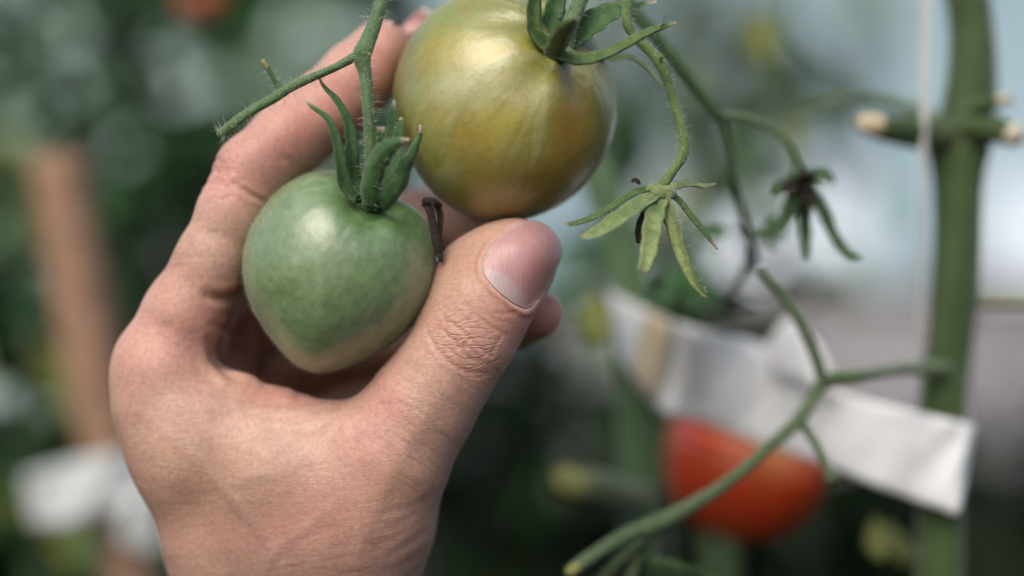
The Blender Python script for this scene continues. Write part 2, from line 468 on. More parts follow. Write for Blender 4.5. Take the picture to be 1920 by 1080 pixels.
V, F = [], []  # added pale tunnel form, there to brighten the gaps between the leaves
for i in range(21):
    for j in range(17):
        a = math.pi*j/16
        V.append((-1.9+1.5*i/20, 5.0-.5*math.cos(a), max(.005, 1.7*math.sin(a)**.7*(1-.04*abs(math.sin(i*.47))))))
for i in range(20):
    for j in range(16): q = i*17+j; F.append((q, q+17, q+18, q+1))
F.append(tuple(range(17))); F.append(tuple(range(20*17, 21*17))[::-1])
tag(build('gap_backdrop', V, F, plain('pale_green_backdrop', (.34, .46, .41), (.44, .56, .51), 6, .9), origin=(-1.15, 5, 0)), 'tall pale green backdrop added to brighten the leaf gaps behind the index finger', 'row cover')

# leaves
def leaf_mesh(name, mat, wd=.5, droop=.25, fold=.3, seed=0):
    r_ = np.random.default_rng(seed); V = []; F = []; n = 9; m = 5
    for sgn in (0, 1):
        for i in range(n):
            t = i/(n-1)
            wv = wd*.5*(math.sin(math.pi*min(1, t*1.02)**.75)**.9 if 0 < t < 1 else 0.02)*(1+.18*math.sin(i*2.7))
            for k in range(m):
                x = -1+2*k/(m-1)
                V.append((x*wv, t, -droop*t*t+fold*abs(x)*wv+.02*math.sin(7*t+3*x+seed)-sgn*.008))
    kk = n*m
    for i in range(n-1):
        for k in range(m-1):
            a = i*m+k
            F.append((a, a+1, a+m+1, a+m)); F.append((kk+a, kk+a+m, kk+a+m+1, kk+a+1))
    rim = list(range(m))+[i*m+m-1 for i in range(1, n)]+[(n-1)*m+k for k in range(m-2, -1, -1)]+[i*m for i in range(n-2, 0, -1)]
    for a, b in zip(rim, rim[1:]+rim[:1]): F.append((a, kk+a, kk+b, b))
    me = bpy.data.meshes.new(name); me.from_pydata(V, [], F); me.update(); me.materials.append(mat)
    me.polygons.foreach_set('use_smooth', np.ones(len(me.polygons), dtype=bool))
    return me
LEAF = {k: [leaf_mesh('leaf', M[k], .5+.08*j, .15+.12*j, .25, j) for j in range(3)] for k in ('leaf', 'leaf_dark', 'leaf_yellow', 'leaf_pale')}
def add_leaf(parent, loc, size, kind='leaf', rot=None):
    o = bpy.data.objects.new('leaf', random.choice(LEAF[kind]))
    o.location = Vector(loc)-ORG[parent.name]; o.scale = (size,)*3
    o.rotation_euler = rot if rot else (random.uniform(-1.1, .5), random.uniform(-.8, .8), random.uniform(0, 6.28))
    link(o, parent); return o
def bush(name, label, cat, cx, cy, d, wpx, hpx, n, size, kinds, group=None, stemmat='dark_stem', hole=None):
    """a plant standing on the ground whose leaves fill about wpx by hpx around (cx, cy), d mm behind the tomatoes"""
    c = P(cx, cy, d); root = thing(name, label, cat, (c.x, c.y, 0), group)
    top = P(cx, cy-hpx*.45, d)
    tube('stem', [(c.x, c.y, 0, .008), (c.x+.02, c.y+.01, top.z*.5, .007), (c.x, c.y, top.z, .004)], M[stemmat], root, world=True, sides=7, seg=4)
    for _ in range(n):
        for tr in range(12):
            u, v = random.gauss(0, .42), random.uniform(-.5, .5)
            if abs(u) > .62: continue
            q = P(cx+u*wpx*.8, cy+v*hpx, d+random.uniform(-.18, .18)*d*.5)
            if q.z < .03: continue
            if hole and any((cx+u*wpx*.8-hx)**2+(cy+v*hpx-hy)**2 < hr*hr for hx, hy, hr in hole): continue
            add_leaf(root, q, size*random.uniform(.7, 1.25), random.choice(kinds)); break
    return root

holes = [(112, 48, 46), (292, 122, 50), (445, 140, 50), (205, 225, 34), (30, 170, 22)]
G = 'tomato plants in the background'
bush('tomato_plant', 'tall leafy green plant in the upper left corner behind the brown stake', 'plant', 170, 110, 900, 620, 520, 300, .034, ['leaf', 'leaf', 'leaf_dark', 'leaf'], G, hole=holes)
bush('tomato_plant', 'broad green plant far behind the index finger in the upper left', 'plant', 420, 120, 1700, 760, 520, 420, .06, ['leaf', 'leaf', 'leaf', 'leaf_dark'], G, hole=[(a, b, c+26) for a, b, c in holes]+[(600, 60, 110)])
bush('tomato_plant', 'leafy plant beside the stake along the left border', 'plant', 10, 620, 450, 190, 760, 46, .05, ['leaf', 'leaf', 'leaf_dark', 'leaf_yellow'], G)
bush('tomato_plant', 'dark plant with deep shade painted into its leaves between the stake and the hand', 'plant', 300, 560, 1500, 420, 560, 80, .12, ['leaf_dark'], G)
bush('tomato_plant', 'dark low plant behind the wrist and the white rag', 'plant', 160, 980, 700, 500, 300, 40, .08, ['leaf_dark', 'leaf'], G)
bush('tomato_plant', 'leafy plant behind the fingertips above the index finger', 'plant', 560, 30, 1600, 260, 260, 18, .08, ['leaf', 'leaf_pale'], G)
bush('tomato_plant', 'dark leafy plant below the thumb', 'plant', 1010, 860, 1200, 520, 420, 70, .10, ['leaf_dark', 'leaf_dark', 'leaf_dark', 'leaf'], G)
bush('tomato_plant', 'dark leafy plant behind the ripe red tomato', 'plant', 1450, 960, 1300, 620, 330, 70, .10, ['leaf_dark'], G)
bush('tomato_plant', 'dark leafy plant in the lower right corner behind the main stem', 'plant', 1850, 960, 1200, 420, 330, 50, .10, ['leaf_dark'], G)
bush('tomato_plant', 'pale green plant against the greenhouse above the empty calyx', 'plant', 1330, 120, 2600, 460, 400, 60, .15, ['leaf_pale', 'leaf_pale', 'leaf_yellow'], G)
bush('tomato_plant', 'mid green plant in the gap between the yellow tomato and the empty calyx', 'plant', 1170, 330, 700, 150, 420, 16, .045, ['leaf', 'leaf_dark'], G)
bush('tomato_plant', 'loose green plant behind the white band between the stems', 'plant', 1300, 510, 420, 480, 260, 46, .03, ['leaf', 'leaf_dark'], G)

bush('tomato_plant', 'thin green plant in front of the white fleece behind the empty calyxes', 'plant', 1450, 330, 1500, 560, 380, 26, .06, ['leaf', 'leaf_pale', 'leaf_dark'], G)
sv = thing('slender_vine', 'slender blurred vine with a few drooping leaves at the top centre right', 'vine', P(1480, -200, 330))
tube('stalk', [(1530, -200, 330, 9), (1470, 40, 320, 8), (1430, 180, 310, 8), (1405, 330, 300, 7), (1420, 470, 300, 6)], M['dark_stem'], sv, sides=9)
tube('petiole', [(1470, 40, 320, 6), (1540, 120, 320, 5), (1620, 150, 330, 4)], M['dark_stem'], sv, sides=8)
for (x, y, d, sz, k) in ((1410, 30, 320, .022, 'leaf_yellow'), (1395, 70, 330, .02, 'leaf_yellow'), (1500, 205, 330, .018, 'leaf_yellow'), (1330, 110, 360, .03, 'leaf_pale'), (1290, 190, 360, .03, 'leaf_pale'), (1600, 150, 340, .024, 'leaf_pale'), (1390, 250, 310, .02, 'leaf'), (1440, 300, 310, .018, 'leaf'), (1350, 330, 330, .022, 'leaf')):
    add_leaf(sv, P(x, y, d), sz, k, (R(-70)+random.uniform(-.5, .5), random.uniform(-.5, .5), random.uniform(-.6, .6)))
# ------------------------------------------------------------------ stake, rag
st = thing('wooden_stake', 'brown wooden stake leaning behind the hand on the left', 'stake', P(330, 1500, 318))
V, F, _ = tube_data([(108, 300, 325, 50), (150, 560, 322, 52), (205, 850, 320, 52), (262, 1150, 318, 53), (335, 1560, 315, 54)], seg=8, sides=14, knob=.04, cap=.2)
build('shaft', V, F, M['wood'], st)
def strip(name, top, bot, mat, parent=None, thick=.0008, nu=24, nv=8, wav=.001, seed=0):
    """a cloth or plastic strip between two edges given as (px, py, d) rows"""
    t = catmull([list(P(*p)) for p in top], 8); b = catmull([list(P(*p)) for p in bot], 8)
    n = min(len(t), len(b)); V = []; F = []
    r_ = np.random.default_rng(seed); ph = r_.uniform(0, 6.28, 4)
    for side in (0, 1):
        for i in range(n):
            for j in range(nv):
                v = j/(nv-1)
                q = t[i]*(1-v)+b[i]*v
                off = wav*(math.sin(i*.45+ph[0]+v*3)+.6*math.sin(i*.9+v*7+ph[1]))
                V.append((q[0], q[1]+off+side*thick, q[2]))
    k = n*nv
    for i in range(n-1):
        for j in range(nv-1):
            a = i*nv+j
            F.append((a, a+1, a+nv+1, a+nv)); F.append((k+a, k+a+nv, k+a+nv+1, k+a+1))
    rim = list(range(nv))+[i*nv+nv-1 for i in range(1, n)]+[(n-1)*nv+j for j in range(nv-2, -1, -1)]+[i*nv for i in range(n-2, 0, -1)]
    for a, c in zip(rim, rim[1:]+rim[:1]): F.append((a, k+a, k+c, c))
    return build(name, V, F, mat, parent)
rag = thing('cloth_tie', 'white rag tied round the brown wooden stake', 'rag', P(190, 920, 300))
strip('wrap', [(45, 890, 300), (120, 868, 290), (210, 850, 286), (285, 838, 296)], [(55, 985, 300), (120, 985, 290), (210, 960, 286), (290, 935, 296)], M['cloth'], rag, wav=.0015)
strip('tail', [(215, 930, 288), (255, 925, 286), (300, 930, 288)], [(225, 1020, 292), (262, 1035, 286), (300, 1040, 290)], M['cloth'], rag, wav=.0015, seed=3)

# ------------------------------------------------------------------ plants just behind the hand
ms = thing('tomato_vine', 'thick green upright tomato stem with pruned stubs at the right', 'vine', P(1762, 1700, 108))
o, info = tube('stalk', [(1765, -260, 110, 46), (1815, 0, 108, 43), (1822, 120, 107, 44), (1812, 215, 106, 50), (1800, 270, 106, 55), (1798, 340, 106, 48), (1795, 470, 106, 46), (1785, 600, 107, 47), (1768, 720, 108, 46), (1764, 860, 109, 44), (1762, 1080, 110, 43), (1762, 1700, 110, 43)], M['main_stem'], ms, sides=16, seg=6)
ih = tube_hairs(info, 500, .0018)
hair_mesh('stem_hair', *ih, .00004, M['hair'], ms)
def stub(pts, mat, endpts, endmat, parent):
    o, _ = tube('stub', pts, mat, parent, sides=12, seg=5, cap=.15)
    V, F, _ = tube_data(endpts, sides=14, seg=4, cap=.55, knob=.16); build('cut_end', V, F, endmat, o)
stub([(1790, 262, 104, 30), (1730, 252, 96, 30), (1670, 242, 90, 28), (1640, 235, 88, 24)], M['main_stem'], [(1648, 236, 88, 24.5), (1618, 232, 87, 19)], M['cut'], ms)
stub([(1810, 215, 101, 18), (1850, 195, 92, 15), (1880, 187, 88, 13)], M['main_stem'], [(1876, 188, 88, 13.5), (1890, 185, 87, 11)], M['cut'], ms)
stub([(1810, 235, 101, 30), (1860, 240, 94, 27), (1895, 252, 90, 24)], M['main_stem'], [(1893, 251, 90, 24.5), (1908, 257, 89, 20)], M['cut'], ms)
tube('petiole', [(1800, 575, 116, 16), (1850, 562, 126, 14), (1940, 562, 136, 13), (2100, 575, 132, 12)], M['cut_yellow'], ms)
tube('petiole', [(1775, 235, 112, 14), (1711, 205, 126, 13), (1640, 187, 136, 11), (1560, 190, 127, 10), (1500, 205, 142, 7)], M['back_truss'], ms)

s2 = thing('tomato_vine', 'darker green stem behind the thumb holding the left end of the white band', 'vine', P(1205, 1700, 160))
tube('stalk', [(980, -260, 215, 30), (1040, 100, 200, 33), (1120, 330, 185, 35), (1172, 480, 175, 37), (1195, 700, 165, 41), (1203, 900, 160, 42), (1205, 1080, 160, 42), (1205, 1700, 160, 42)], M['dark_stem'], s2, sides=14)
stub([(1195, 935, 155, 34), (1130, 918, 140, 34), (1080, 908, 132, 33)], M['back_truss'], [(1095, 910, 134, 33.5), (1050, 902, 130, 28)], M['cut_yellow'], s2)

tw = thing('plant_string', 'white string hanging straight down left of the thick stem', 'string', P(1735, -300, 92))
tube('cord', [(1740, -300, 94, 7.5), (1736, 0, 92, 7.5), (1734, 200, 91, 7), (1731, 330, 92, 6.5), (1727, 560, 98, 5.5), (1722, 700, 104, 5)], M['twine'], tw, sides=8, knob=.12)
tw2 = thing('plant_string', 'thin clear string running down beside the right edge of the white band', 'string', P(1800, 1500, 118))
tube('cord', [(1845, 300, 112, 3), (1836, 450, 112, 3), (1825, 620, 112, 4), (1814, 780, 112, 5), (1800, 900, 112, 6), (1790, 1080, 114, 6), (1780, 1500, 118, 6)], M['twine'], tw2, sides=8)

bd = thing('plastic_band', 'white plastic band tied slantwise between two tomato stems above the red tomato', 'band', P(1480, 750, 119))
strip('strap', [(1140, 545, 162), (1200, 575, 146), (1300, 612, 122), (1440, 650, 136), (1560, 728, 114), (1690, 765, 104), (1806, 792, 96), (1824, 800, 106), (1812, 800, 132), (1780, 796, 138)],
      [(1162, 670, 160), (1235, 765, 140), (1330, 800, 138), (1440, 838, 136), (1560, 878, 114), (1680, 925, 104), (1775, 958, 96), (1800, 966, 106), (1792, 964, 132), (1768, 956, 138)], M['band'], bd, wav=.0012, nv=12)
strip('beige_tape', [(1212, 582, 139), (1236, 592, 133), (1258, 602, 128)], [(1185, 690, 150), (1205, 728, 144), (1228, 752, 138)], M['tape'], bd, wav=.0002, thick=.0003)
strip('loose_flap', [(1440, 640, 130), (1480, 598, 126), (1530, 640, 120), (1565, 700, 110)], [(1445, 690, 130), (1485, 710, 124), (1530, 730, 114), (1562, 745, 112)], M['band'], bd, wav=.0008)

# ------------------------------------------------------------------ tomatoes
def tomato(name, outline, centre, depth, d0, calyx, dimple, sig, colour, mat, lobes=0., nl=5, sub=6, label='', cat='tomato'):
    o = np.array(outline, float); c = np.array(centre, float)
    ang = np.arctan2(-(o[:, 1]-c[1]), o[:, 0]-c[0]); rad = np.hypot(o[:, 0]-c[0], o[:, 1]-c[1])
    k = np.argsort(ang); ang, rad = ang[k], rad[k]
    tt = np.linspace(-math.pi, math.pi, 721)
    rr = np.interp(tt, np.r_[ang[-3:]-2*math.pi, ang, ang[:3]+2*math.pi], np.r_[rad[-3:], rad, rad[:3]])
    ker = np.exp(-np.linspace(-2.2, 2.2, 31)**2); ker /= ker.sum()
    rr = np.convolve(np.r_[rr[-16:-1], rr, rr[1:16]], ker, 'valid')
    bm = bmesh.new(); bmesh.ops.create_icosphere(bm, subdivisions=sub, radius=1)
    bm.verts.index_update()
    n = np.array([v.co[:] for v in bm.verts]); F = np.array([[v.index for v in f.verts] for f in bm.faces]); bm.free()
    th = np.arctan2(n[:, 2], n[:, 0]); r = np.interp(th, tt, rr)
    px = c[0]+n[:, 0]*r; py = c[1]-n[:, 2]*r; dd = d0+n[:, 1]*depth
    z = CAM_D+dd*.001
    V = np.stack([(px-960)/FPX*(CAM_D+d0*.001), dd*.001, CAM_H+(540-py)/FPX*(CAM_D+d0*.001)], 1)
    cen = np.array(P(c[0], c[1], d0))
    # calyx dimple
    u = np.array([(calyx[0]-c[0]), 0, -(calyx[1]-c[1])])
    rc = np.interp(math.atan2(u[2], u[0]), tt, rr)
    nx, nz = u[0]/rc, u[2]/rc; ax = np.array([nx, -math.sqrt(max(0.02, 1-nx*nx-nz*nz)), nz]); ax /= np.linalg.norm(ax)
    dist = np.arccos(np.clip(n@ax, -1, 1))
    e1 = np.cross(ax, (0, 1, .2)); e1 /= np.linalg.norm(e1); e2 = np.cross(ax, e1)
    az = np.arctan2(n@e2, n@e1)
    rib = np.cos(nl*az+.6)+.5*np.cos((nl+2)*az+1.9)
    dis = -dimple*np.exp(-(dist/sig)**2)+lobes*rib*np.exp(-((dist-sig*1.6)/(sig*1.5))**2)
    V += (V-cen)/np.linalg.norm(V-cen, axis=1)[:, None]*dis[:, None]*.001
    tint = colour(n, dist, az, px, py)
    pol = np.stack([np.cos(az)*2.6*np.minimum(1, dist*2), np.sin(az)*2.6*np.minimum(1, dist*2), dist*.75], 1)
    t4 = np.c_[tint, np.ones(len(tint))]
    ob = build(name, V, F, mat, attrs={'tint': ('FLOAT_COLOR', t4), 'polar': ('FLOAT_VECTOR', pol)}, origin=cen)
    if label: tag(ob, label, cat)
    att = Vector(cen)+Vector(ax)*0
    return ob, V, n, ax, cen
def lerp(a, b, f): return np.asarray(a)[None]*(1-f[:, None])+np.asarray(b)[None]*f[:, None]
def sstep(x, a, b): t = np.clip((x-a)/(b-a), 0, 1); return t*t*(3-2*t)

def col_green(n, dist, az, px, py):
    c = lerp((.06, .14, .028), (.155, .225, .11), sstep(dist, .25, .75))
    f = (sstep(dist, 1.5, 2.2)*sstep(py, 570, 690))[:, None]; c = c*(1-f)+np.array((.25, .29, .12))*f
    return c
def col_yellow(n, dist, az, px, py):
    c = lerp((.115, .175, .04), (.28, .29, .085), sstep(dist, .2, .8))
    def patch(cx, cyy, rx, ry, col, amt):
        nonlocal c
        f = (amt*np.exp(-((px-cx)/rx)**2-((py-cyy)/ry)**2)*(n[:, 1] < .3))[:, None]; c = c*(1-f)+np.array(col)*f
    gold, rust, green, cream = (.36, .28, .02), (.30, .165, .03), (.13, .195, .05), (.40, .40, .22)
    patch(770, 150, 50, 110, green, .8); patch(800, 330, 70, 50, green, .6); patch(960, 45, 140, 50, green, .85); patch(1010, 130, 60, 40, green, .5); patch(1130, 200, 30, 90, green, .6)
    patch(905, 120, 80, 36, gold, .9); patch(965, 262, 70, 60, gold, .9); patch(1040, 210, 60, 50, gold, .6)
    patch(1065, 255, 50, 90, rust, .95); patch(985, 345, 120, 45, rust, .7); patch(870, 275, 50, 40, rust, .4)
    patch(850, 195, 70, 45, cream, .6); patch(975, 200, 50, 24, cream, .5); patch(930, 400, 90, 20, (.33, .20, .09), .6)
    back = sstep(n[:, 1], .2, .6)[:, None]; c = c*(1-back)+np.array((.30, .27, .07))*back
    return c
def col_red(n, dist, az, px, py):
    return lerp((.60, .22, .05), (.58, .055, .012), sstep(dist, .1, .75))

GREEN = [(690, 350), (650, 326), (600, 320), (545, 340), (490, 395), (462, 450), (456, 500), (464, 550), (488, 600), (522, 650), (555, 685), (590, 700), (625, 696), (680, 675), (740, 640), (782, 600), (808, 550), (818, 490), (812, 435), (790, 400), (745, 372)]
tg, Vg, ng, axg, cg = tomato('tomato', GREEN, (638, 500), 21.5, 20, (704, 384), 2.6, .26, col_green, M['tomato_green'], .35, 5, 6,
    'small unripe green heart shaped tomato held beside the index finger')
YEL = [(738, 200), (745, 130), (775, 65), (830, 10), (890, -15), (960, -22), (1030, -8), (1090, 40), (1130, 100), (1152, 160), (1156, 215), (1143, 275), (1110, 330), (1060, 378), (1010, 403), (960, 416), (920, 417), (870, 402), (820, 370), (780, 315), (752, 260)]
ty, Vy, ny, axy, cy = tomato('tomato', YEL, (948, 200), 26.5, 28, (1046, 94), 2.4, .24, col_yellow, M['tomato_yellow'], .45, 6, 6,
    'large half ripe yellow green tomato resting against the thumb tip')
RED = [(1250, 870), (1256, 800), (1300, 742), (1390, 722), (1475, 750), (1525, 810), (1545, 870), (1540, 920), (1510, 965), (1460, 1000), (1400, 1015), (1340, 1003), (1285, 965), (1255, 915)]
tr_, Vr, nr, axr, cr = tomato('tomato', RED, (1398, 880), 20, 195, (1440, 815), 2, .25, col_red, M['tomato_red'], .4, 5, 5,
    'ripe red tomato hanging below the white band')
def fuzz(ob, V, n, cnt, ln, rad, sel=None):
    idx = rng.integers(0, len(V), cnt)
    if sel is not None: idx = idx[sel(n[idx])]
    p = V[idx]; d = n[idx]+rng.normal(size=(len(idx), 3))*.35
    return hair_mesh('fuzz', p, d, ln*rng.uniform(.4, 1.2, len(idx)), rad, M['hair'], ob, .5)
fuzz(tg, Vg, ng, 6000, .0008, .000022, lambda q: abs(q[:, 1]) < .33)
fuzz(ty, Vy, ny, 4000, .0008, .000022, lambda q: abs(q[:, 1]) < .35)

# calyx of the green tomato
def calyx_hair(parent, lst, rad=.00003):
    ps, ds, ls = [], [], []
    for info, (n, ln, kind) in lst:
        p, d, l = (sepal_hairs if kind == 's' else tube_hairs)(info, n, ln)
        ps.append(p); ds.append(d); ls.append(l)
    if ps: hair_mesh('fine_hair', np.vstack(ps), np.vstack(ds), np.concatenate(ls), rad, M['hair'], parent)
H = []
def SP(pts, mat, parent, n=60, ln=.0012, **kw):
    V, F, tip, info = sepal_data(pts, kw.pop('up', (0, -1, .3)), **kw)
    o = build('sepal', V, F, mat, parent, attrs={'tip': ('FLOAT', tip)}); H.append((info, (n, ln, 's'))); return o
ms_ = M['sepal']
H.clear()
SP([(668, 378, 6, 10), (643, 347, 4, 13.5), (635, 302, 3, 11.5), (627, 260, 3, 9.5), (613, 224, 3, 6.5), (585, 202, 3, 4), (571, 188, 3, 2)], ms_, tg, up=(.7, -.8, .2), thick=.4, fold=.5)
SP([(676, 376, 10, 10), (660, 340, 10, 13), (656, 297, 9, 13), (654, 255, 9, 12), (646, 219, 9, 8.5), (629, 188, 9, 6.5), (608, 165, 9, 4), (597, 146, 9, 2)], ms_, tg, up=(.7, -.8, .2), thick=.4, fold=.5)
SP([(686, 388, 3, 15), (686, 350, 0, 18), (702, 305, -3, 18), (722, 280, -5, 15), (744, 267, -6, 9), (768, 262, -6, 3)], ms_, tg, up=(.55, .8, .2), fold=.5)
SP([(722, 392, 4, 14), (748, 355, 1, 19), (765, 312, 0, 13), (779, 280, 0, 8.5), (789, 255, 0, 5), (789, 234, 0, 2)], ms_, tg, up=(-.6, .7, .2), fold=.5)
SP([(712, 380, 10, 10), (735, 320, 12, 13), (745, 270, 13, 9), (751, 235, 13, 5), (752, 220, 13, 2.5)], ms_, tg, up=(-.2, -1, .2))
SP([(708, 378, 13, 9), (728, 310, 16, 12), (735, 255, 17, 10), (738, 215, 17, 6), (739, 188, 17, 2)], ms_, tg, up=(-.2, -1, .2))
SP([(700, 376, 14, 9), (712, 310, 17, 11), (716, 265, 18, 10), (714, 238, 19, 6)], ms_, tg, up=(.2, -1, .2))
o, info = tube('calyx_hub', [(700, 384, 9, 24), (697, 374, 9, 17), (694, 360, 9, 12.5)], ms_, tg, sides=14)
calyx_hair(tg, H)

# truss carrying the green tomato
tg_truss = thing('truss', 'hairy green truss forking above the small green tomato', 'truss', P(800, -260, 20))
HT = []
o, i1 = tube('stalk', [(820, -300, 40, 15), (752, -90, 20, 14), (717, 0, 11, 13.5), (701, 48, 9, 13.5), (686, 84, 8, 16), (679, 106, 8, 16.5), (685, 140, 8, 12.5), (690, 190, 8, 12), (693, 255, 8.5, 12), (694, 305, 9, 12), (695, 362, 9.5, 12.5)], M['truss'], tg_truss, sides=14, seg=7)
HT.append((i1, (380, .0028, 't')))
o, i2 = tube('side_branch', [(684, 98, 8.5, 12), (663, 108, 8, 9), (627, 127, 7.5, 8), (580, 147, 7, 8.5), (540, 166, 6.5, 10), (513, 184, 6, 9.5), (463, 213, 6, 9), (420, 247, 6, 9.5), (413, 252, 6, 9)], M['truss'], tg_truss, sides=14, seg=7)
HT.append((i2, (260, .0026, 't')))
o, i3 = tube('side_stub', [(526, 170, 6.5, 7), (518, 156, 6, 5.5), (508, 138, 5, 5.5), (500, 124, 4.5, 6)], M['truss'], tg_truss, sides=10)
V, F, _ = tube_data([(501, 126, 4.5, 6.2), (493, 114, 4, 4.6)], sides=10, seg=3); build('stub_end', V, F, M['cut_yellow'], o)
HT.append((i3, (24, .0018, 't')))
calyx_hair(tg_truss, HT, .000032)

# calyx of the yellow tomato
H.clear(); so_ = M['sepal_olive']
SP([(1030, 92, 8, 13), (1001, 66, 5, 15), (995, 31, 4, 15), (998, -5, 4, 14), (1006, -50, 5, 10), (1016, -80, 6, 4)], so_, ty, up=(.5, -.8, .1), fold=.5, thick=.45)
SP([(1040, 88, 11, 14), (1024, 62, 11, 17), (1035, 31, 11, 16), (1045, -5, 12, 14), (1062, -60, 13, 8)], ms_, ty, up=(.3, -1, .1))
SP([(1040, 100, 3, 17), (1046, 88, -2, 20), (1056, 66, -9, 20), (1066, 48, -14, 17), (1076, 36, -17, 8), (1083, 34, -18, 3)], so_, ty, up=(-.1, -.5, .9), fold=.2, thick=.5, n=40)
SP([(1062, 92, 13, 13), (1082, 68, 14, 21), (1108, 49, 14, 22), (1138, 29, 14, 19), (1168, 17, 15, 12), (1205, 9, 16, 5), (1232, 3, 17, 2)], ms_, ty, up=(-.3, -1, .4), n=90, ln=.0022)
SP([(1052, 102, 4, 14), (1072, 113, 1, 14), (1092, 116, 0, 13.5), (1128, 108, -1, 13), (1168, 89, -2, 12), (1205, 68, -3, 10), (1232, 55, -3, 7), (1262, 46, -4, 3), (1268, 42, -4, 1.5)], so_, ty, up=(-.2, -.75, .8), fold=.45, thick=.5, n=80)
SP([(1236, 56, -3, 5), (1244, 42, -4, 3), (1250, 22, -4, 1.2)], M['sepal_olive'], ty, up=(-.5, -.5, 1), n=8)
SP([(1090, 108, 16, 12), (1150, 112, 20, 9), (1180, 108, 21, 9), (1210, 126, 22, 8), (1231, 150, 22, 5), (1241, 166, 22, 2)], M['sepal_pale'], ty, up=(.2, -.6, 1), n=60)
o, info = tube('calyx_hub', [(1046, 100, 7, 26), (1054, 88, 8, 20), (1062, 68, 9, 15)], ms_, ty, sides=14)
o, i4 = tube('pedicel', [(1056, 84, 9, 15), (1072, 40, 10, 15), (1088, 0, 12, 15), (1110, -60, 16, 15), (1170, -260, 30, 16)], M['truss'], ty, sides=14)
H.append((i4, (160, .0022, 't')))
calyx_hair(ty, H)

# withered flower rest between the tomatoes
wf = thing('withered_flower', 'shrivelled black brown flower rest hanging between the two held tomatoes', 'withered flower', P(815, 380, 20))
SP_d = [(800, 378, 16, 9), (808, 390, 15, 8), (814, 420, 14, 6.5), (820, 452, 13, 7), (826, 478, 13, 6), (829, 492, 13, 2)]
V, F, tip, _ = sepal_data(SP_d, (-.4, -1, 0), fold=.5, thick=.5); build('petal', V, F, M['dry'], wf)
V, F, tip, _ = sepal_data([(818, 384, 17, 6), (824, 410, 17, 5.5), (822, 445, 16, 5), (832, 470, 15, 3)], (.6, -1, 0), fold=.6, thick=.5); build('petal', V, F, M['dry'], wf)
V, F, _ = tube_data([(797, 376, 16, 9), (812, 379, 16, 10), (824, 384, 17, 7)], sides=9, knob=.25); build('rim', V, F, M['dry'], wf)

tomato('tomato', [(378+36*math.cos(a), -6+36*math.sin(a)) for a in np.linspace(0, 6.1, 16)], (378, -6), 16, 700, (390, -20), 2, .25, col_red, M['tomato_red'], .3, 5, 4,
    'blurred red tomato at the top border far behind the index finger')
# empty calyx on the right
ec = thing('empty_calyx', 'pale green empty calyx with drooping sepals hanging on its own stalk', 'calyx', P(1180, -120, 12))
H.clear(); sp = M['sepal_pale']
SP([(1225, 358, 7, 10), (1198, 362, 5, 9), (1159, 384, 3, 7.5), (1112, 411, 1, 7), (1073, 422, 0, 5), (1057, 418, 0, 1.5)], M['sepal_olive'], ec, up=(.2, -.4, 1), n=120, fold=.6)
SP([(1228, 366, 5, 12), (1207, 379, 2, 14), (1173, 403, -2, 14.5), (1131, 431, -5, 13), (1103, 443, -6, 9), (1088, 442, -6, 4)], sp, ec, up=(-.3, -1, .5), n=60)
SP([(1236, 374, 4, 14), (1229, 395, 1, 15), (1223, 425, -2, 15), (1217, 467, -4, 13.5), (1209, 500, -5, 10), (1206, 513, -5, 6)], sp, ec, up=(0, -1, .3), n=60)
SP([(1246, 372, 5, 14), (1256, 392, 3, 14), (1267, 425, 1, 13), (1279, 467, 0, 12), (1298, 517, -1, 9), (1317, 546, -1, 6), (1328, 558, -1, 1.8)], M['sepal_pale'], ec, up=(-.7, -.8, .1), n=100, fold=.6)
SP([(1250, 366, 8, 9), (1270, 378, 8, 8), (1292, 406, 8, 8), (1320, 439, 8, 6.5), (1345, 468, 8, 2)], M['sepal_olive'], ec, up=(.6, -.5, .5), n=80, fold=.6)
SP([(1250, 357, 10, 9), (1268, 352, 12, 12), (1292, 347, 13, 13), (1320, 350, 14, 7), (1343, 344, 15, 2)], sp, ec, up=(0, -.5, 1), n=60)
o, info = tube('calyx_hub', [(1220, 358, 7, 14), (1232, 360, 6.5, 19), (1246, 362, 6.5, 19), (1257, 362, 7.5, 13)], M['sepal_pale'], ec, sides=14, knob=.1); H.append((info, (120, .0013, 't')))
o, i5 = tube('pedicel', [(1190, -180, 16, 12), (1180, -60, 12, 11), (1178, 0, 10, 11), (1175, 40, 9, 10), (1189, 66, 9, 9.5), (1216, 93, 8.5, 10), (1237, 117, 8, 11.5), (1252, 150, 8, 9.5), (1268, 205, 7.5, 9.5), (1280, 249, 7, 10), (1281, 288, 6.5, 10.5), (1260, 323, 6, 9), (1240, 350, 6, 9.5)], M['pedicel'], ec, sides=14, seg=7)
H.append((i5, (340, .0016, 't')))
V, F, _ = tube_data([(1238, 114, 7, 5), (1240, 105, 6, 3)], sides=8, seg=3); build('spur', V, F, M['pedicel'], ec)
calyx_hair(ec, H)
V, F, tip, _ = sepal_data([(1216, 386, 8, 5), (1210, 405, 8, 8), (1203, 430, 8, 9), (1198, 450, 8, 5), (1195, 456, 8, 2)], (-.3, -1, 0), fold=.6, thick=.6); build('dried_style', V, F, M['dry'], ec)
V, F, tip, _ = sepal_data([(1200, 346, 7, 2), (1192, 339, 7, 4), (1184, 341, 7, 2)], (0, -1, .5), fold=.6, thick=.6); build('dried_style', V, F, M['dry'], ec)

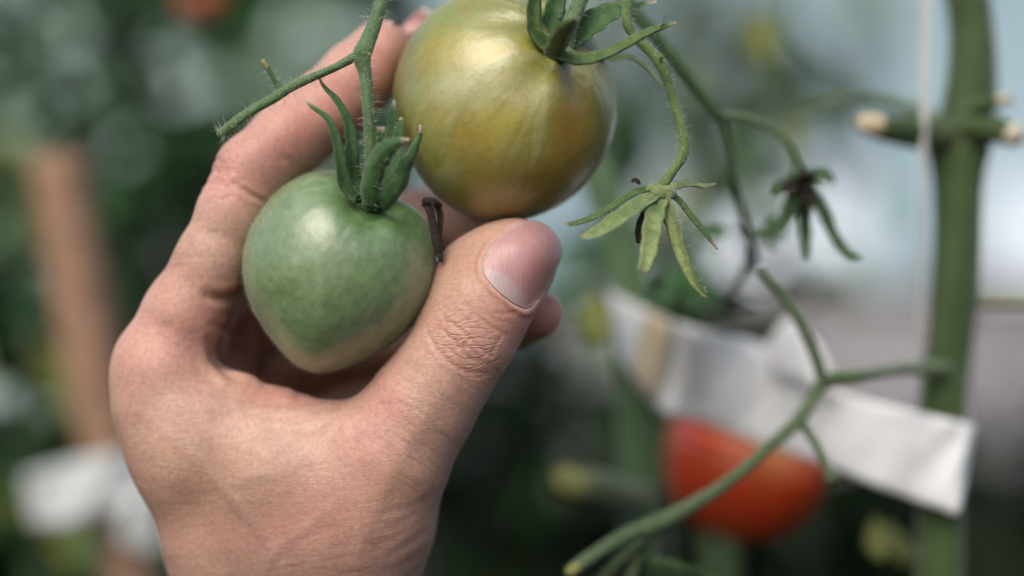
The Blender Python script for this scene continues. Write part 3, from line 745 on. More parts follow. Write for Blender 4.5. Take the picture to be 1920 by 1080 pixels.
# dark empty calyx further back, with its stalks
dc = thing('empty_calyx', 'blurred dark calyx with spidery sepals behind the pale one', 'calyx', P(1150, -120, 75))
tube('stalk', [(1090, -260, 50, 13), (1160, -30, 52, 13), (1227, 67, 54, 13), (1290, 145, 57, 13), (1347, 218, 60, 13.5)], M['dark_stem'], dc, sides=12)
tube('branch', [(1347, 218, 60, 11), (1362, 275, 64, 10), (1378, 340, 70, 10), (1398, 420, 78, 9), (1410, 470, 85, 8)], M['back_truss'], dc, sides=10)
tube('pedicel', [(1347, 218, 60, 10), (1400, 222, 62, 8), (1449, 243, 64, 8), (1484, 276, 65, 9), (1502, 320, 66, 10)], M['back_truss'], dc, sides=10)
V, F, _ = tube_data([(1497, 322, 66, 15), (1504, 345, 65, 26), (1508, 372, 65, 17)], sides=14, knob=.25); build('calyx_hub', V, F, M['dry'], dc)
r9 = random.Random(3)
for k in range(9):
    a = k*.7+r9.uniform(-.2, .2); c_, s_ = math.cos(a), math.sin(a)
    V, F, tip, _ = sepal_data([(1504+8*c_, 348+8*s_, 58, 7), (1504+24*c_, 348+26*s_, 54+r9.uniform(-4, 4), 8), (1504+38*c_, 348+40*s_+6, 58+r9.uniform(-6, 6), 3)], (0, -1, .2), fold=.6, thick=.4); build('dried_petal', V, F, M['dry'] if k % 3 else M['dark_stem'], dc)
for pts in ([(1508, 375, 66, 12), (1508, 410, 66, 11), (1510, 450, 66, 9), (1512, 485, 66, 4)],
            [(1520, 365, 65, 12), (1542, 395, 64, 11), (1562, 440, 64, 9), (1590, 475, 64, 7), (1615, 482, 64, 3)],
            [(1490, 365, 65, 12), (1474, 410, 64, 11), (1450, 435, 64, 9), (1415, 442, 64, 4)],
            [(1484, 345, 65, 12), (1462, 355, 64, 10), (1450, 372, 64, 6)],
            [(1520, 335, 66, 12), (1545, 330, 66, 10), (1562, 345, 66, 5)]):
    V, F, tip, _ = sepal_data(pts, (0, -1, .2), fold=.4); build('sepal', V, F, M['dark_stem'], dc, attrs={'tip': ('FLOAT', tip)})

wl = thing('withered_leaves', 'tangle of small withered green leaves above the middle of the white band', 'leaves', P(1400, 450, 95))
for (x, y, d, k) in ((1390, 440, 92, 'leaf_dark'), (1420, 455, 96, 'leaf'), (1365, 450, 98, 'leaf'), (1440, 435, 94, 'leaf_dark'), (1400, 470, 96, 'leaf_dark'), (1350, 470, 110, 'leaf'), (1320, 560, 120, 'leaf'), (1350, 585, 120, 'leaf_dark'), (1380, 560, 118, 'leaf'), (1300, 590, 122, 'leaf_dark'), (1460, 425, 94, 'leaf'), (1240, 520, 130, 'leaf_dark'), (1280, 545, 128, 'leaf_dark')):
    add_leaf(wl, P(x, y-6, d), random.uniform(.006, .0105), k)
tube('stalk', [(1410, 470, 85, 7), (1400, 500, 95, 7), (1370, 550, 110, 7), (1330, 580, 120, 6), (1240, 560, 128, 6)], M['dark_stem'], wl, sides=8)
# bare truss crossing the white band
bt = thing('bare_truss', 'bare forked green truss crossing in front of the white band and red tomato', 'truss', P(1750, 690, 70))
bt_m = M['back_truss']
tube('stalk', [(1795, 690, 106, 13.8), (1690, 692, 84, 12.9), (1610, 705, 62, 12.0), (1545, 718, 68, 13.8), (1500, 785, 64, 12.0), (1440, 840, 62, 11.2), (1370, 900, 60, 11.2), (1300, 945, 58, 14.2), (1245, 975, 56, 17.1), (1170, 1005, 54, 14.2), (1110, 1042, 52, 13.3), (1075, 1066, 51, 11.4)], bt_m, bt, sides=14)
tube('side_branch', [(1545, 718, 68, 12.0), (1528, 665, 66, 10.3), (1498, 600, 64, 10.3), (1462, 550, 63, 10.3), (1425, 508, 62, 9.5)], bt_m, bt, sides=12)
tube('side_branch', [(1500, 790, 64, 8.6), (1528, 830, 64, 8.6), (1548, 870, 64, 9.5), (1560, 900, 64, 11.2)], bt_m, bt, sides=12)
tube('side_branch', [(1262, 965, 57, 13.3), (1225, 1005, 58, 11.4), (1195, 1050, 60, 11.4), (1175, 1110, 62, 11.4)], bt_m, bt, sides=12)
V, F, _ = tube_data([(1083, 1061, 51, 12), (1066, 1072, 50, 9)], sides=12, seg=3, cap=.6, knob=.2); build('broken_end', V, F, M['cut_yellow'], bt)
ov, iv = tube('side_branch', [(1300, 948, 58, 10), (1230, 985, 56, 12), (1190, 1020, 56, 13), (1150, 1060, 58, 12), (1110, 1110, 60, 11)], bt_m, bt, sides=12)
nl_ = thing('tomato_leaf', 'curled green leaf at the bottom edge below the bare truss', 'leaf', P(1160, 1120, 40))
strip('blade', [(1150, 1056, 64), (1210, 1046, 60), (1280, 1056, 58), (1350, 1090, 60), (1420, 1130, 64)], [(1130, 1120, 66), (1200, 1150, 76), (1280, 1160, 80), (1340, 1170, 74), (1400, 1180, 66)], M['dark_stem'], nl_, wav=.0008, thick=.0005)
yl = thing('tomato_leaf', 'small yellow green leaf in the lower right beside the thick stem', 'leaf', P(1680, 1100, 130))
add_leaf(yl, P(1690, 1060, 130), .016, 'leaf_yellow', (R(70), .3, .5)); add_leaf(yl, P(1655, 1050, 130), .014, 'leaf_yellow', (R(80), -.2, -.2))
yl = thing('tomato_leaf', 'yellow green leaf blurred beside the little fingertip', 'leaf', P(1110, 640, 140))
add_leaf(yl, P(1110, 650, 140), .02, 'leaf_yellow', (R(75), .2, .2))

# ------------------------------------------------------------------ the hand: one continuous surface
STEP = .55   # mm
def HP(p):
    v = P(p[0], p[1], p[2]); return np.array([v.x, v.y, v.z-CAM_H])*1000, L(p[3], p[2])*1000
lo = np.array([-112., -6., -118.]); hi = np.array([24., 112., 70.])
dims = np.ceil((hi-lo)/STEP).astype(int)
def field(): return np.full(dims, 50., np.float32)
def smin(a, b, k):
    h = np.maximum(k-np.abs(a-b), 0)/k
    return np.minimum(a, b)-h*h*k*.25
def cone(f, p, q, k):
    a, ra = HP(p); b, rb = HP(q)
    m = k+3
    l = np.minimum(a-ra, b-rb)-m; h = np.maximum(a+ra, b+rb)+m
    i0 = np.clip(np.floor((l-lo)/STEP).astype(int), 0, dims); i1 = np.clip(np.ceil((h-lo)/STEP).astype(int), 0, dims)
    if np.any(i1 <= i0): return
    X = (lo[0]+STEP*np.arange(i0[0], i1[0]))[:, None, None].astype(np.float32)-np.float32(a[0])
    Y = (lo[1]+STEP*np.arange(i0[1], i1[1]))[None, :, None].astype(np.float32)-np.float32(a[1])
    Z = (lo[2]+STEP*np.arange(i0[2], i1[2]))[None, None, :].astype(np.float32)-np.float32(a[2])
    ab = (b-a).astype(np.float32); L2 = float(ab@ab)
    t = np.clip((X*ab[0]+Y*ab[1]+Z*ab[2])/L2, 0, 1)
    dd = np.sqrt((X-t*ab[0])**2+(Y-t*ab[1])**2+(Z-t*ab[2])**2)-(ra+t*(rb-ra))
    sl_ = (slice(i0[0], i1[0]), slice(i0[1], i1[1]), slice(i0[2], i1[2]))
    f[sl_] = smin(f[sl_], dd, k)
def chain(f, pts, k):
    for a, b in zip(pts[:-1], pts[1:]): cone(f, a, b, k)

INDEX = [(302, 668, 27, 80), (345, 585, 26, 72), (396, 488, 25, 64), (440, 395, 25, 65), (476, 322, 26, 69), (540, 262, 29, 68), (612, 203, 33, 69), (668, 148, 37, 66), (716, 96, 40, 58)]
MIDDLE = [(335, 690, 48, 72), (420, 500, 52, 60), (492, 330, 58, 62), (632, 200, 62, 60), (720, 120, 62, 52), (788, 62, 60, 46)]
RING = [(385, 700, 66, 68), (500, 560, 74, 62), (640, 445, 78, 60), (790, 412, 68, 56), (905, 425, 55, 50), (935, 440, 52, 45)]
LITTLE = [(440, 730, 84, 62), (570, 670, 86, 56), (700, 640, 84, 54), (860, 625, 66, 52), (960, 602, 48, 47), (1013, 590, 42, 44)]
THUMB = [(742, 838, 21, 108), (790, 762, 19, 97), (838, 690, 17, 88), (880, 626, 16, 86), (912, 565, 16, 84), (946, 512, 17, 80), (976, 482, 17, 70)]
THUMB_PAD = [(868, 600, 21, 74), (905, 530, 23, 82), (945, 490, 23, 68)]
def build_hand():
    f = field()
    K = 13.
    for seg in ([(304, 705, 27, 76), (312, 752, 27, 78), (356, 860, 30, 84), (425, 1020, 36, 92), (480, 1200, 40, 104), (490, 1460, 42, 112)],
                [(338, 722, 48, 72), (460, 1040, 52, 105), (520, 1300, 50, 120)],
                [(385, 735, 66, 70), (520, 1040, 66, 100), (560, 1300, 56, 115)],
                [(440, 755, 84, 62), (580, 1040, 76, 92), (620, 1300, 58, 110)],
                                [(400, 805, 27, 60), (520, 845, 27, 55), (640, 868, 24, 60)],
                [(500, 764, 104, 76), (640, 760, 102, 76), (790, 750, 94, 66)],
                [(400, 850, 27, 85), (520, 890, 27, 88), (660, 905, 23, 92)],
                [(480, 1000, 33, 95), (600, 1010, 30, 95), (662, 1010, 30, 88)],
                [(740, 838, 21, 94), (708, 930, 25, 82), (692, 1000, 31, 80), (660, 1120, 38, 88), (640, 1300, 42, 115), (640, 1460, 44, 115)],
                [(680, 900, 42, 90), (630, 1080, 52, 105)],
                [(480, 830, 56, 80), (620, 900, 52, 85)],
                [(560, 1100, 46, 130), (560, 1460, 46, 140)]):
        chain(f, seg, K)
    fw = field(); chain(fw, [(380, 742, 26, 44), (440, 748, 26, 40), (530, 776, 26, 36), (628, 806, 24, 36), (700, 830, 22, 60)], 4.); f = smin(f, fw, 6.)
    fi = field(); chain(fi, INDEX, 3.)
    f2 = field(); chain(f2, MIDDLE, 3.); fi = smin(fi, f2, .8)
    f2 = field(); chain(f2, RING, 3.); fi = smin(fi, f2, .8)
    f2 = field(); chain(f2, LITTLE, 3.); fi = smin(fi, f2, .8)
    f = smin(f, fi, 6.)
    ft = field(); chain(ft, THUMB, 4.); chain(ft, THUMB_PAD, 6.)
    f = smin(f, ft, 5.)
    return f
def surface_nets(f):
    s = f < 0
    nx, ny, nz = f.shape
    c = [s[i:nx-1+i, j:ny-1+j, k:nz-1+k] for i in (0, 1) for j in (0, 1) for k in (0, 1)]
    anyv = np.logical_or.reduce(c); allv = np.logical_and.reduce(c)
    act = anyv & ~allv
    I, J, K = np.nonzero(act)
    idx = np.full(act.shape, -1, np.int32); idx[I, J, K] = np.arange(len(I))
    cor = [(i, j, k) for i in (0, 1) for j in (0, 1) for k in (0, 1)]
    val = [f[I+a, J+b, K+c_] for a, b, c_ in cor]
    acc = np.zeros((len(I), 3)); cnt = np.zeros(len(I))
    for m in range(8):
        for n in range(m+1, 8):
            dlt = np.array(cor[n])-np.array(cor[m])
            if np.abs(dlt).sum() != 1: continue
            x = (val[m] < 0) != (val[n] < 0)
            t = np.where(x, val[m]/np.where(x, val[m]-val[n], 1), 0)
            acc += np.where(x[:, None], np.array(cor[m])[None]+t[:, None]*dlt[None], 0); cnt += x
    V = np.stack([I, J, K], 1)+acc/cnt[:, None]
    V = lo+STEP*V
    quads = []
    for ax in range(3):
        o1, o2 = [(1, 2), (2, 0), (0, 1)][ax]
        sh = [slice(None)]*3; a = [slice(None)]*3; b = [slice(None)]*3
        a[ax] = slice(0, -1); b[ax] = slice(1, None)
        d = s[tuple(a)] != s[tuple(b)]; sg = s[tuple(a)]
        E_ = np.array(np.nonzero(d)).T; sgn = sg[d]
        lim = np.array(act.shape)
        ok = np.all(E_ >= [0 if q == ax else 1 for q in range(3)], axis=1) & np.all(E_ < lim, axis=1)
        E_ = E_[ok]; sgn = sgn[ok]
        def at(u, v):
            q = E_.copy(); q[:, o1] += u; q[:, o2] += v
            return idx[q[:, 0], q[:, 1], q[:, 2]]
        Q = np.stack([at(-1, -1), at(0, -1), at(0, 0), at(-1, 0)], 1)
        Q[~sgn] = Q[~sgn][:, ::-1]
        quads.append(Q[(Q >= 0).all(1)])
    return V, np.vstack(quads)
def edges_of(Q): return np.vstack([Q[:, [0, 1]], Q[:, [1, 2]], Q[:, [2, 3]], Q[:, [3, 0]]])
def smooth_mesh(V, E_, n, lam=.5):
    cnt = np.bincount(E_.ravel(), minlength=len(V))[:, None]
    for _ in range(n):
        a = np.zeros_like(V)
        for k in range(3):
            a[:, k] = np.bincount(E_[:, 0], V[E_[:, 1], k], len(V))+np.bincount(E_[:, 1], V[E_[:, 0], k], len(V))
        V = V+lam*(a/cnt-V)
    return V
def normals(V, Q):
    n = np.cross(V[Q[:, 2]]-V[Q[:, 0]], V[Q[:, 3]]-V[Q[:, 1]])
    N = np.zeros_like(V)
    for k in range(4):
        for c in range(3): N[:, c] += np.bincount(Q[:, k], n[:, c], len(V))
    return N/(np.linalg.norm(N, axis=1)[:, None]+1e-12)
def project(V):
    z = CAM_D*1000+V[:, 1]
    return 960+V[:, 0]/z*FPX, 540-V[:, 2]/z*FPX
def dist_poly(px, py, pts):
    best = np.full(len(px), 1e9); par = np.zeros(len(px)); n = len(pts)-1
    for i, (a, b) in enumerate(zip(pts[:-1], pts[1:])):
        a = np.array(a[:2], float); d = np.array(b[:2], float)-a
        t = np.clip(((px-a[0])*d[0]+(py-a[1])*d[1])/(d@d), 0, 1)
        q = np.hypot(px-a[0]-t*d[0], py-a[1]-t*d[1])
        u = q < best; best[u] = q[u]; par[u] = ((i+t)/n)[u]
    return best, par

F_ = build_hand()
V, Q = surface_nets(F_); del F_
E_ = edges_of(Q); V = smooth_mesh(V, E_, 5)
N = normals(V, Q)
px, py = project(V)
front = N[:, 1] < .25
def zone(dmax): return front & (V[:, 1] < dmax)
disp = np.zeros(len(V))
def Z4(l): return [(740+x/3.1775, 380+y/3.1775) for x, y in l]
CREASE = [  # polyline, depth mm, half width px, deepest y (mm behind the plane) it may touch
    (Z4([(290, 680), (340, 720), (400, 765), (460, 820), (520, 880), (580, 915)]), .55, 4.5, 24),
    (Z4([(200, 760), (240, 850), (300, 930), (370, 985), (440, 1010), (540, 1010)]), .42, 4.5, 24),
    (Z4([(270, 740), (330, 800), (390, 880), (440, 930), (520, 950)]), .38, 4, 24),
    (Z4([(380, 640), (385, 700), (390, 745)]), .25, 3.5, 24),
    (Z4([(440, 650), (500, 680), (560, 730), (640, 780), (700, 790)]), .28, 4, 24),
    (Z4([(300, 630), (290, 690), (310, 740)]), .25, 3.5, 24),
    (Z4([(560, 650), (640, 665), (700, 655), (760, 640)]), .22, 4, 24),
    (Z4([(450, 800), (430, 850), (405, 890)]), .25, 3.5, 24),
    (Z4([(640, 790), (600, 850), (580, 915)]), .25, 3.5, 24),
    (Z4([(350, 600), (440, 620), (520, 650), (600, 700), (680, 720)]), .2, 4, 24),
    (Z4([(320, 850), (350, 840), (400, 855)]), .2, 3.5, 24),
    (Z4([(180, 700), (200, 800), (250, 900), (330, 980)]), .2, 4, 24),
    (Z4([(420, 1020), (500, 1040), (580, 1020)]), .2, 4, 24),
    ([(438, 343), (455, 356), (474, 368), (492, 376), (505, 384)], .55, 5, 34),          # inside of the index joint
    ([(520, 296), (545, 300), (575, 330)], .2, 6, 40),
    ([(390, 556), (415, 560), (440, 556), (458, 545), (470, 530)], 1.2, 9, 45),         # index root
    ([(395, 640), (402, 672), (425, 695), (445, 706)], 1.3, 9, 50),
    ([(400, 610), (425, 622), (455, 640), (462, 690)], .7, 8, 50),
    ([(480, 600), (490, 660), (496, 720)], .9, 8, 80),
    ([(545, 640), (556, 690), (560, 745)], .8, 8, 90),
    ([(365, 700), (385, 712), (405, 718)], .3, 6, 34),
    ([(455, 755), (520, 757), (575, 762), (635, 768)], .35, 7, 34),
    ([(440, 775), (500, 780), (560, 778), (610, 772)], .3, 7, 34),
    ([(640, 772), (600, 800), (540, 822), (480, 832)], .25, 8, 34), ([(645, 776), (630, 810), (600, 845)], .25, 7, 34), ([(652, 778), (664, 812), (660, 840)], .2, 7, 34),
    ([(700, 735), (712, 755), (722, 770)], .15, 5, 24),
    ([(808, 945), (780, 965), (745, 985), (715, 1000)], .45, 6, 40),
    ([(815, 975), (790, 1000), (755, 1020)], .4, 6, 44),
    ([(812, 1010), (790, 1035), (760, 1052)], .4, 6, 44),
    ([(806, 1045), (785, 1062)], .35, 6, 44), ([(826, 918), (795, 940), (760, 955), (720, 965)], .4, 6, 40), ([(818, 958), (785, 982), (740, 1008), (700, 1024)], .4, 6, 42), ([(814, 992), (780, 1016), (735, 1040)], .4, 6, 42), ([(810, 1028), (780, 1050), (740, 1070)], .4, 6, 42),
    ([(370, 330), (395, 322), (420, 318), (440, 318)], .16, 4, 32), ([(358, 352), (385, 345), (410, 340)], .16, 4, 32),
    ([(385, 305), (405, 300), (425, 302)], .16, 4, 32), ([(350, 372), (375, 362), (402, 356)], .14, 4, 32),
]
for pts, dep, wd, dm in CREASE:
    q, par = dist_poly(px, py, pts)
    fade = np.sin(np.pi*np.clip(par, .04, .96))**.5
    if dm == 24: dep *= .62; wd *= .8
    if pts[0][0] > 790 and pts[0][1] > 900: dep *= .3; wd *= 1.25
    disp -= np.where(zone(dm), dep*fade*np.exp(-(q/wd)**2) - .35*dep*fade*np.exp(-((q-2.1*wd)/(1.1*wd))**2), 0)
# fine lines across the thumb and over the back of the hand, laid as shallow grooves
r2 = np.random.default_rng(5)
fine = np.zeros(len(V))
vis = zone(60)
def groove(pts, dep, wd):
    global fine
    x0 = min(p[0] for p in pts)-20; x1 = max(p[0] for p in pts)+20; y0 = min(p[1] for p in pts)-20; y1 = max(p[1] for p in pts)+20
    k = np.nonzero(vis & (px > x0) & (px < x1) & (py > y0) & (py < y1))[0]
    if not len(k): return
    q, par = dist_poly(px[k], py[k], pts)
    fine[k] -= dep*np.sin(np.pi*np.clip(par, .03, .97))*np.exp(-(q/wd)**2)
for _ in range(120):      # thumb, curved across its length
    t = r2.uniform(0, 1); s = r2.uniform(-75, 75)
    cx, cyy = 860+(-150)*t+20, 640+240*t
    ax_ = np.array([.62, -.78]); wx = np.array([.78, .62])
    ln = r2.uniform(18, 55); c0 = np.array([cx, cyy])+wx*s
    pts = [tuple(c0+wx*ln*u+ax_*(-8*u*u+r2.normal(0, 2.2))) for u in (-1, -.4, .2, 1)]
    groove(pts, r2.uniform(.03, .075), 2.2)
for _ in range(240):      # back of the hand
    cx, cyy = r2.uniform(240, 760), r2.uniform(700, 1080)
    sl2 = -.12+.30*((cx-500)/260)*-1*.6 + r2.normal(0, .08)
    ln = r2.uniform(20, 60)
    pts = [(cx+ln*u, cyy+ln*u*sl2+r2.normal(0, 2.)) for u in (-1, -.4, .2, 1)]
    groove(pts, r2.uniform(.015, .05), 2.3)
for _ in range(60):       # index finger
    t = r2.uniform(0, 1); c0 = np.array([310+150*t, 640-300*t])+np.array([.88, .46])*r2.uniform(-55, 40)
    ln = r2.uniform(12, 34)
    pts = [tuple(c0+np.array([.9, -.25])*ln*u+r2.normal(0, 1.5, 2)) for u in (-1, -.4, .2, 1)]
    groove(pts, r2.uniform(.03, .09), 2.5)
disp += fine
VEIN = [([(300, 800), (360, 850), (430, 930), (500, 1010), (540, 1090)], .28, 12), ([(640, 940), (580, 985), (520, 1030), (480, 1090)], .2, 11), ([(420, 915), (470, 895), (520, 890)], .16, 10)]
TENDON = [([(850, 705), (790, 790), (735, 880), (690, 980), (660, 1080)], .35, 20), ([(300, 700), (340, 800), (390, 920), (430, 1060)], .25, 24)]
veinmask = np.zeros(len(V))
for pts, dep, wd in VEIN+TENDON:
    q, par = dist_poly(px, py, pts); g_ = np.exp(-(q/wd)**2)*np.sin(np.pi*np.clip(par, .02, .98))**.5*zone(40)
    disp += dep*g_
    if wd < 15: veinmask = np.maximum(veinmask, g_)

# nail bed of the thumb: the fold stands up round the plate
NAIL = np.array([(905, 503), (910, 483), (922, 462), (938, 442), (954, 428), (975, 417), (998, 413), (1018, 418), (1036, 430), (1047, 446), (1053, 466), (1051, 486), (1042, 506), (1030, 530), (1016, 550), (1004, 565), (996, 575), (985, 579), (970, 573), (952, 560), (935, 546), (918, 528), (908, 514)], float)
NC = np.array([978., 497.])
_na = np.arctan2(NAIL[:, 1]-NC[1], NAIL[:, 0]-NC[0]); _nr = np.hypot(NAIL[:, 1]-NC[1], NAIL[:, 0]-NC[0]); _k = np.argsort(_na); _na, _nr = _na[_k], _nr[_k]
_na = np.r_[_na[-2:]-2*math.pi, _na, _na[:2]+2*math.pi]; _nr = np.r_[_nr[-2:], _nr, _nr[:2]]
def nail_rad(th): return np.interp(th, _na, _nr)
def nail_q(px, py): return np.hypot(px-NC[0], py-NC[1])/nail_rad(np.arctan2(py-NC[1], px-NC[0]))
NA = np.array([.68, -.73])
a_ = (px-NC[0])*NA[0]+(py-NC[1])*NA[1]; nr_ = nail_q(px, py); zn = zone(22) & (px > 850) & (py < 640) & (py > 395)
disp += np.where(zn, -.6*(1-sstep(nr_, .95, 1.04)) + .38*np.exp(-((nr_-1.12)/.06)**2)*sstep(-a_, -50, 30), 0)
V = V+N*disp[:, None]
V = V  # millimetres, relative to the lens axis

# skin colour: pinker joints and web, paler stretched skin; shade painted in hollow and grooves
base = np.array((.475, .308, .238)); tint = np.tile(base, (len(V), 1))
def blob(cx, cyy, rx, ry, col, amt, dm=60, rot=0.):
    global tint
    c, s = math.cos(rot), math.sin(rot); x = (px-cx)*c+(py-cyy)*s; y = -(px-cx)*s+(py-cyy)*c
    f = amt*np.exp(-(x/rx)**2-(y/ry)**2)*(V[:, 1] < dm)
    tint = tint*(1-f[:, None])+np.array(col)*f[:, None]
pink = (.54, .275, .23); red = (.51, .235, .19); pale = (.60, .42, .33); tan = (.46, .28, .19)
blob(560, 240, 60, 170, red, .8, 70, R(50)); blob(700, 130, 60, 90, red, .8, 70, R(40))
blob(440, 330, 60, 60, pink, .8); blob(265, 670, 60, 60, red, .35); blob(480, 1000, 160, 60, pink, .5); blob(690, 840, 60, 60, pink, .6); blob(330, 470, 40, 90, tan, .5); blob(330, 620, 70, 100, pink, .6); blob(420, 600, 60, 70, red, .5, 60)
blob(530, 745, 110, 30, red, .6, 45, R(15)); blob(560, 790, 90, 24, pale, .7, 45); blob(440, 650, 22, 60, pale, .5, 60)
blob(730, 755, 40, 50, pink, .8, 40); blob(880, 640, 90, 70, red, .45, 40, R(40)); blob(960, 590, 70, 40, red, .5, 40, R(40))
blob(870, 520, 60, 90, tan, .5, 40); blob(640, 960, 120, 90, pink, .4, 60); blob(380, 900, 120, 90, tan, .5, 60)
blob(760, 930, 70, 80, tan, .5, 60); blob(1020, 590, 70, 60, (.52, .25, .21), .9, 70)
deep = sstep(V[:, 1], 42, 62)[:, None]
palm_shade = (N[:, 0] > .1)[:, None]*deep*(1-sstep(px, 930, 990))[:, None]
tint = tint*(1-palm_shade*.7)+np.array((.36, .14, .095))*palm_shade*.7  # redder inner hand, with the shade of its hollow painted in
cut = np.where(zn, np.exp(-((nr_-1.035)/.022)**2)*sstep(-a_, -20, 40), 0)[:, None]
tint = tint*(1-.75*cut)+np.array((.66, .52, .44))*.75*cut
rim = np.where(zn, np.exp(-((nr_-1.14)/.07)**2)*sstep(-a_, -60, 20), 0)[:, None]
tint = tint*(1-.4*rim)+np.array((.50, .22, .16))*.4*rim
tint = tint*(1-.12*veinmask[:, None])+np.array((.33, .29, .27))*.12*veinmask[:, None]
tint *= (1+fine*1.6)[:, None]  # fine grooves slightly darker, crease shade painted into the tint
thumbk = sstep(px+.55*(700-py), 640, 760)
kx, ky = (px-872)*.62+(py-640)*-.78, (px-872)*.78+(py-640)*.62
knuckle = np.exp(-(kx/48)**4-(ky/80)**4)*(V[:, 1] < 30)+.55*np.exp(-((px-400)/40)**4-((py-325)/40)**4)
knuckle += .16*np.exp(-((px-780)/70)**2-((py-760)/90)**2)
world = V*.001+np.array([0, 0, CAM_H])
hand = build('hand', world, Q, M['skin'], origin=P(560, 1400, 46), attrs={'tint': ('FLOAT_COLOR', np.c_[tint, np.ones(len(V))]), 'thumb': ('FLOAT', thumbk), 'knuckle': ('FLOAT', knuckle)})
tag(hand, 'bare left hand reaching up from below and holding the two tomatoes', 'hand')

# nails: thin curved plates laid on the finger they belong to
bvh = BVHTree.FromPolygons([tuple(v) for v in world[:]], [tuple(int(i) for i in q) for q in Q])
cam_p = Vector((0, -CAM_D, CAM_H))
def nail_plate():
    pts = []
    for x in np.linspace(-80, 80, 24):
        for y in np.linspace(-90, 90, 24):
            p2 = NC+(x, y)
            if nail_q(p2[0], p2[1]) > .97: continue
            q = P(p2[0], p2[1], 0); hit, nn, *_ = bvh.ray_cast(cam_p, (q-cam_p).normalized())
            if hit and hit.y < .03: pts.append((x/60, y/60, hit.y*1000))
    pts = np.array(pts); x, y = pts[:, 0], pts[:, 1]
    basis = lambda x, y: np.stack([x**0, x, y, x*x, x*y, y*y, x**3, x*x*y, x*y*y, y**3, x**4, y**4], -1)
    k, *_ = np.linalg.lstsq(basis(x, y), pts[:, 2], rcond=None)
    verts = []; col = []; rings = 26; seg = 72; n1 = (rings+1)*seg
    for side in (0, 1):
        for i in range(rings+1):
            rr = i/rings
            for j in range(seg):
                th = -math.pi+2*math.pi*j/seg
                p2 = NC+np.array([math.cos(th), math.sin(th)])*float(nail_rad(th))*rr*1.005
                r2_ = p2-NC
                d = float(basis(np.array(r2_[0]/60), np.array(r2_[1]/60))@k)-.5+.32*rr**8
                q0 = P(p2[0], p2[1], 0); hit, nn, *_ = bvh.ray_cast(cam_p, (q0-cam_p).normalized())
                if hit and hit.y < .03: d = min(d, hit.y*1000-.12)
                d += side*.35
                verts.append(list(P(p2[0], p2[1], d)))
                e = p2-np.array([948, 541]); s_ = e@np.array([.73, .68]); u_ = e@np.array([.68, -.73])
                lun = .8*float(1-sstep(np.array((s_/52)**2+(u_/20)**2), .6, 1.15))
                dist_ = r2_@NA
                edge = max(0., (rr-.9)/.1)*(1 if dist_ > 0 else .5)
                c = np.array((.42, .23, .22))*(1-lun)+np.array((.42, .325, .31))*lun
                rd = math.exp(-((p2[0]-1015)/28)**2-((p2[1]-505)/45)**2)
                c = c*(1-.5*rd)+np.array((.40, .14, .125))*.5*rd
                c = c*(1-edge*.6)+np.array((.52, .38, .30))*edge*.6
                col.append((*c, 1))
    faces = []
    for sd in (0, 1):
        o_ = sd*n1
        for i in range(rings):
            for j in range(seg):
                j2 = (j+1) % seg
                f_ = (o_+i*seg+j, o_+i*seg+j2, o_+(i+1)*seg+j2, o_+(i+1)*seg+j)
                faces.append(f_[::-1] if sd else f_)
    for j in range(seg):
        j2 = (j+1) % seg; b_ = rings*seg
        faces.append((b_+j, b_+j2, n1+b_+j2, n1+b_+j))
    return verts, faces, col
nv_, nf_, nc_ = nail_plate()
build('thumbnail', nv_, nf_, M['nail'], hand, attrs={'tint': ('FLOAT_COLOR', nc_)})
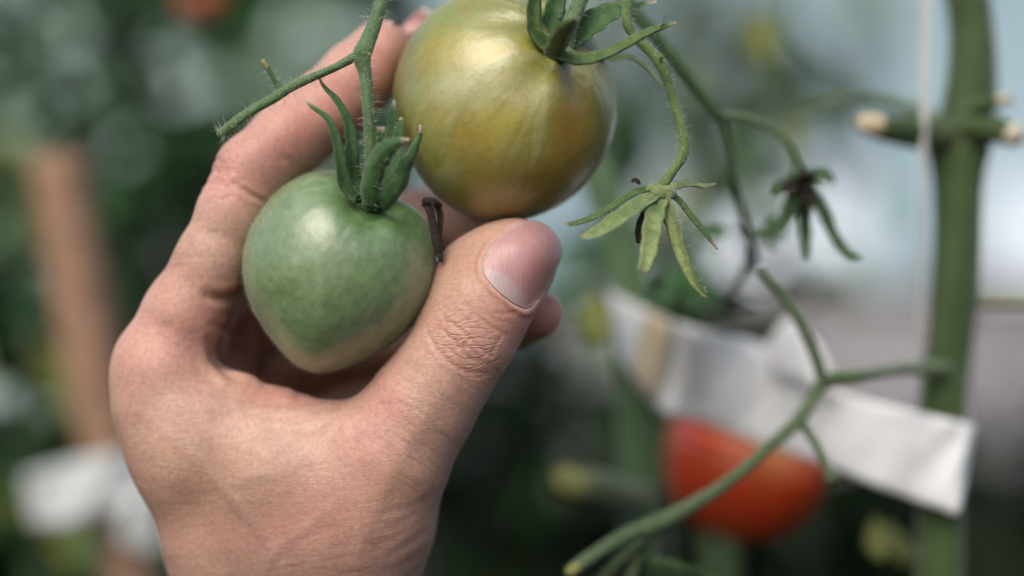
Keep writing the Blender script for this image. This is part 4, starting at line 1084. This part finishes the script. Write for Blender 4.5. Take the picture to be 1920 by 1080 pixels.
def finger_nail(tip, axis, up, ln, wd):
    """a nail plate laid over the back of a fingertip; tip in metres, the ray comes in along -up"""
    ax_ = Vector(axis).normalized(); up = Vector(up); up = (up-ax_*up.dot(ax_)).normalized(); sd_ = ax_.cross(up)
    verts = []; col = []; n, m = 13, 13
    for lay in (0, 1):
        for i in range(n):
            for j in range(m):
                a, b_ = -1+2*i/(n-1), -1+2*j/(m-1)
                a2 = a*math.sqrt(1-.42*b_*b_) if a > 0 else a*math.sqrt(1-.2*b_*b_)
                q = tip+ax_*(a2*ln/2)+sd_*(b_*wd/2)+up*.02
                hit, nn, *_ = bvh.ray_cast(q, -up)
                if hit is None or (q-hit).length > .027: hit = tip+ax_*(a2*ln/2)+sd_*(b_*wd/2)
                verts.append(list(hit+up*(.00035-.0004*lay-.0003*abs(b_)**6)))
                col.append((.50, .27, .25, 1) if a < .75 else (.6, .48, .40, 1))
    F = []; k = n*m
    for i in range(n-1):
        for j in range(m-1):
            q = i*m+j
            F.append((q, q+m, q+m+1, q+1)); F.append((k+q, k+q+1, k+q+m+1, k+q+m))
    rim = [i*m for i in range(n)]+[(n-1)*m+j for j in range(1, m)]+[i*m+m-1 for i in range(n-2, -1, -1)]+[j for j in range(m-2, 0, -1)]
    for a, b_ in zip(rim, rim[1:]+rim[:1]): F.append((a, k+a, k+b_, b_))
    build('fingernail', verts, F, M['nail'], hand, attrs={'tint': ('FLOAT_COLOR', col)})
finger_nail(P(722, 86, 40), (.70, .10, .71), (-.62, .45, .62), .013, .0105)
finger_nail(P(790, 62, 60), (.70, 0, .65), (-.2, .95, .2), .012, .0095)
finger_nail(P(925, 436, 53), (.9, -.3, -.1), (.4, .9, .1), .011, .009)
finger_nail(P(1008, 590, 43), (.92, -.38, .1), (.45, .85, .15), .010, .008)

# fine dark hairs over the index joint and pale down elsewhere
def hand_hair(name, pts, ln, rad, mat, lean):
    ps, ds = [], []
    for (x, y) in pts:
        q = P(x, y, 0); hit, nn, *_ = bvh.ray_cast(cam_p, (q-cam_p).normalized())
        if hit and hit.y < .06 and nn.y < .3: ps.append(hit); ds.append(nn*.45+Vector(lean)+Vector(rng.normal(size=3)*.25))
    return hair_mesh(name, np.array([list(p) for p in ps]), np.array([list(p) for p in ds]), ln*rng.uniform(.5, 1.2, len(ps)), rad, mat, hand, .5)
hand_hair('body_hair', [(rng.normal(418, 22), rng.normal(305, 24)) for _ in range(46)]+[(rng.normal(335, 14), rng.uniform(430, 480)) for _ in range(14)], .0042, .00003, M['body_hair'], (-.5, -.1, .6))
hand_hair('fine_hair', [(rng.uniform(230, 760), rng.uniform(560, 1080)) for _ in range(500)], .0016, .000014, M['hair'], (-.4, 0, .5))
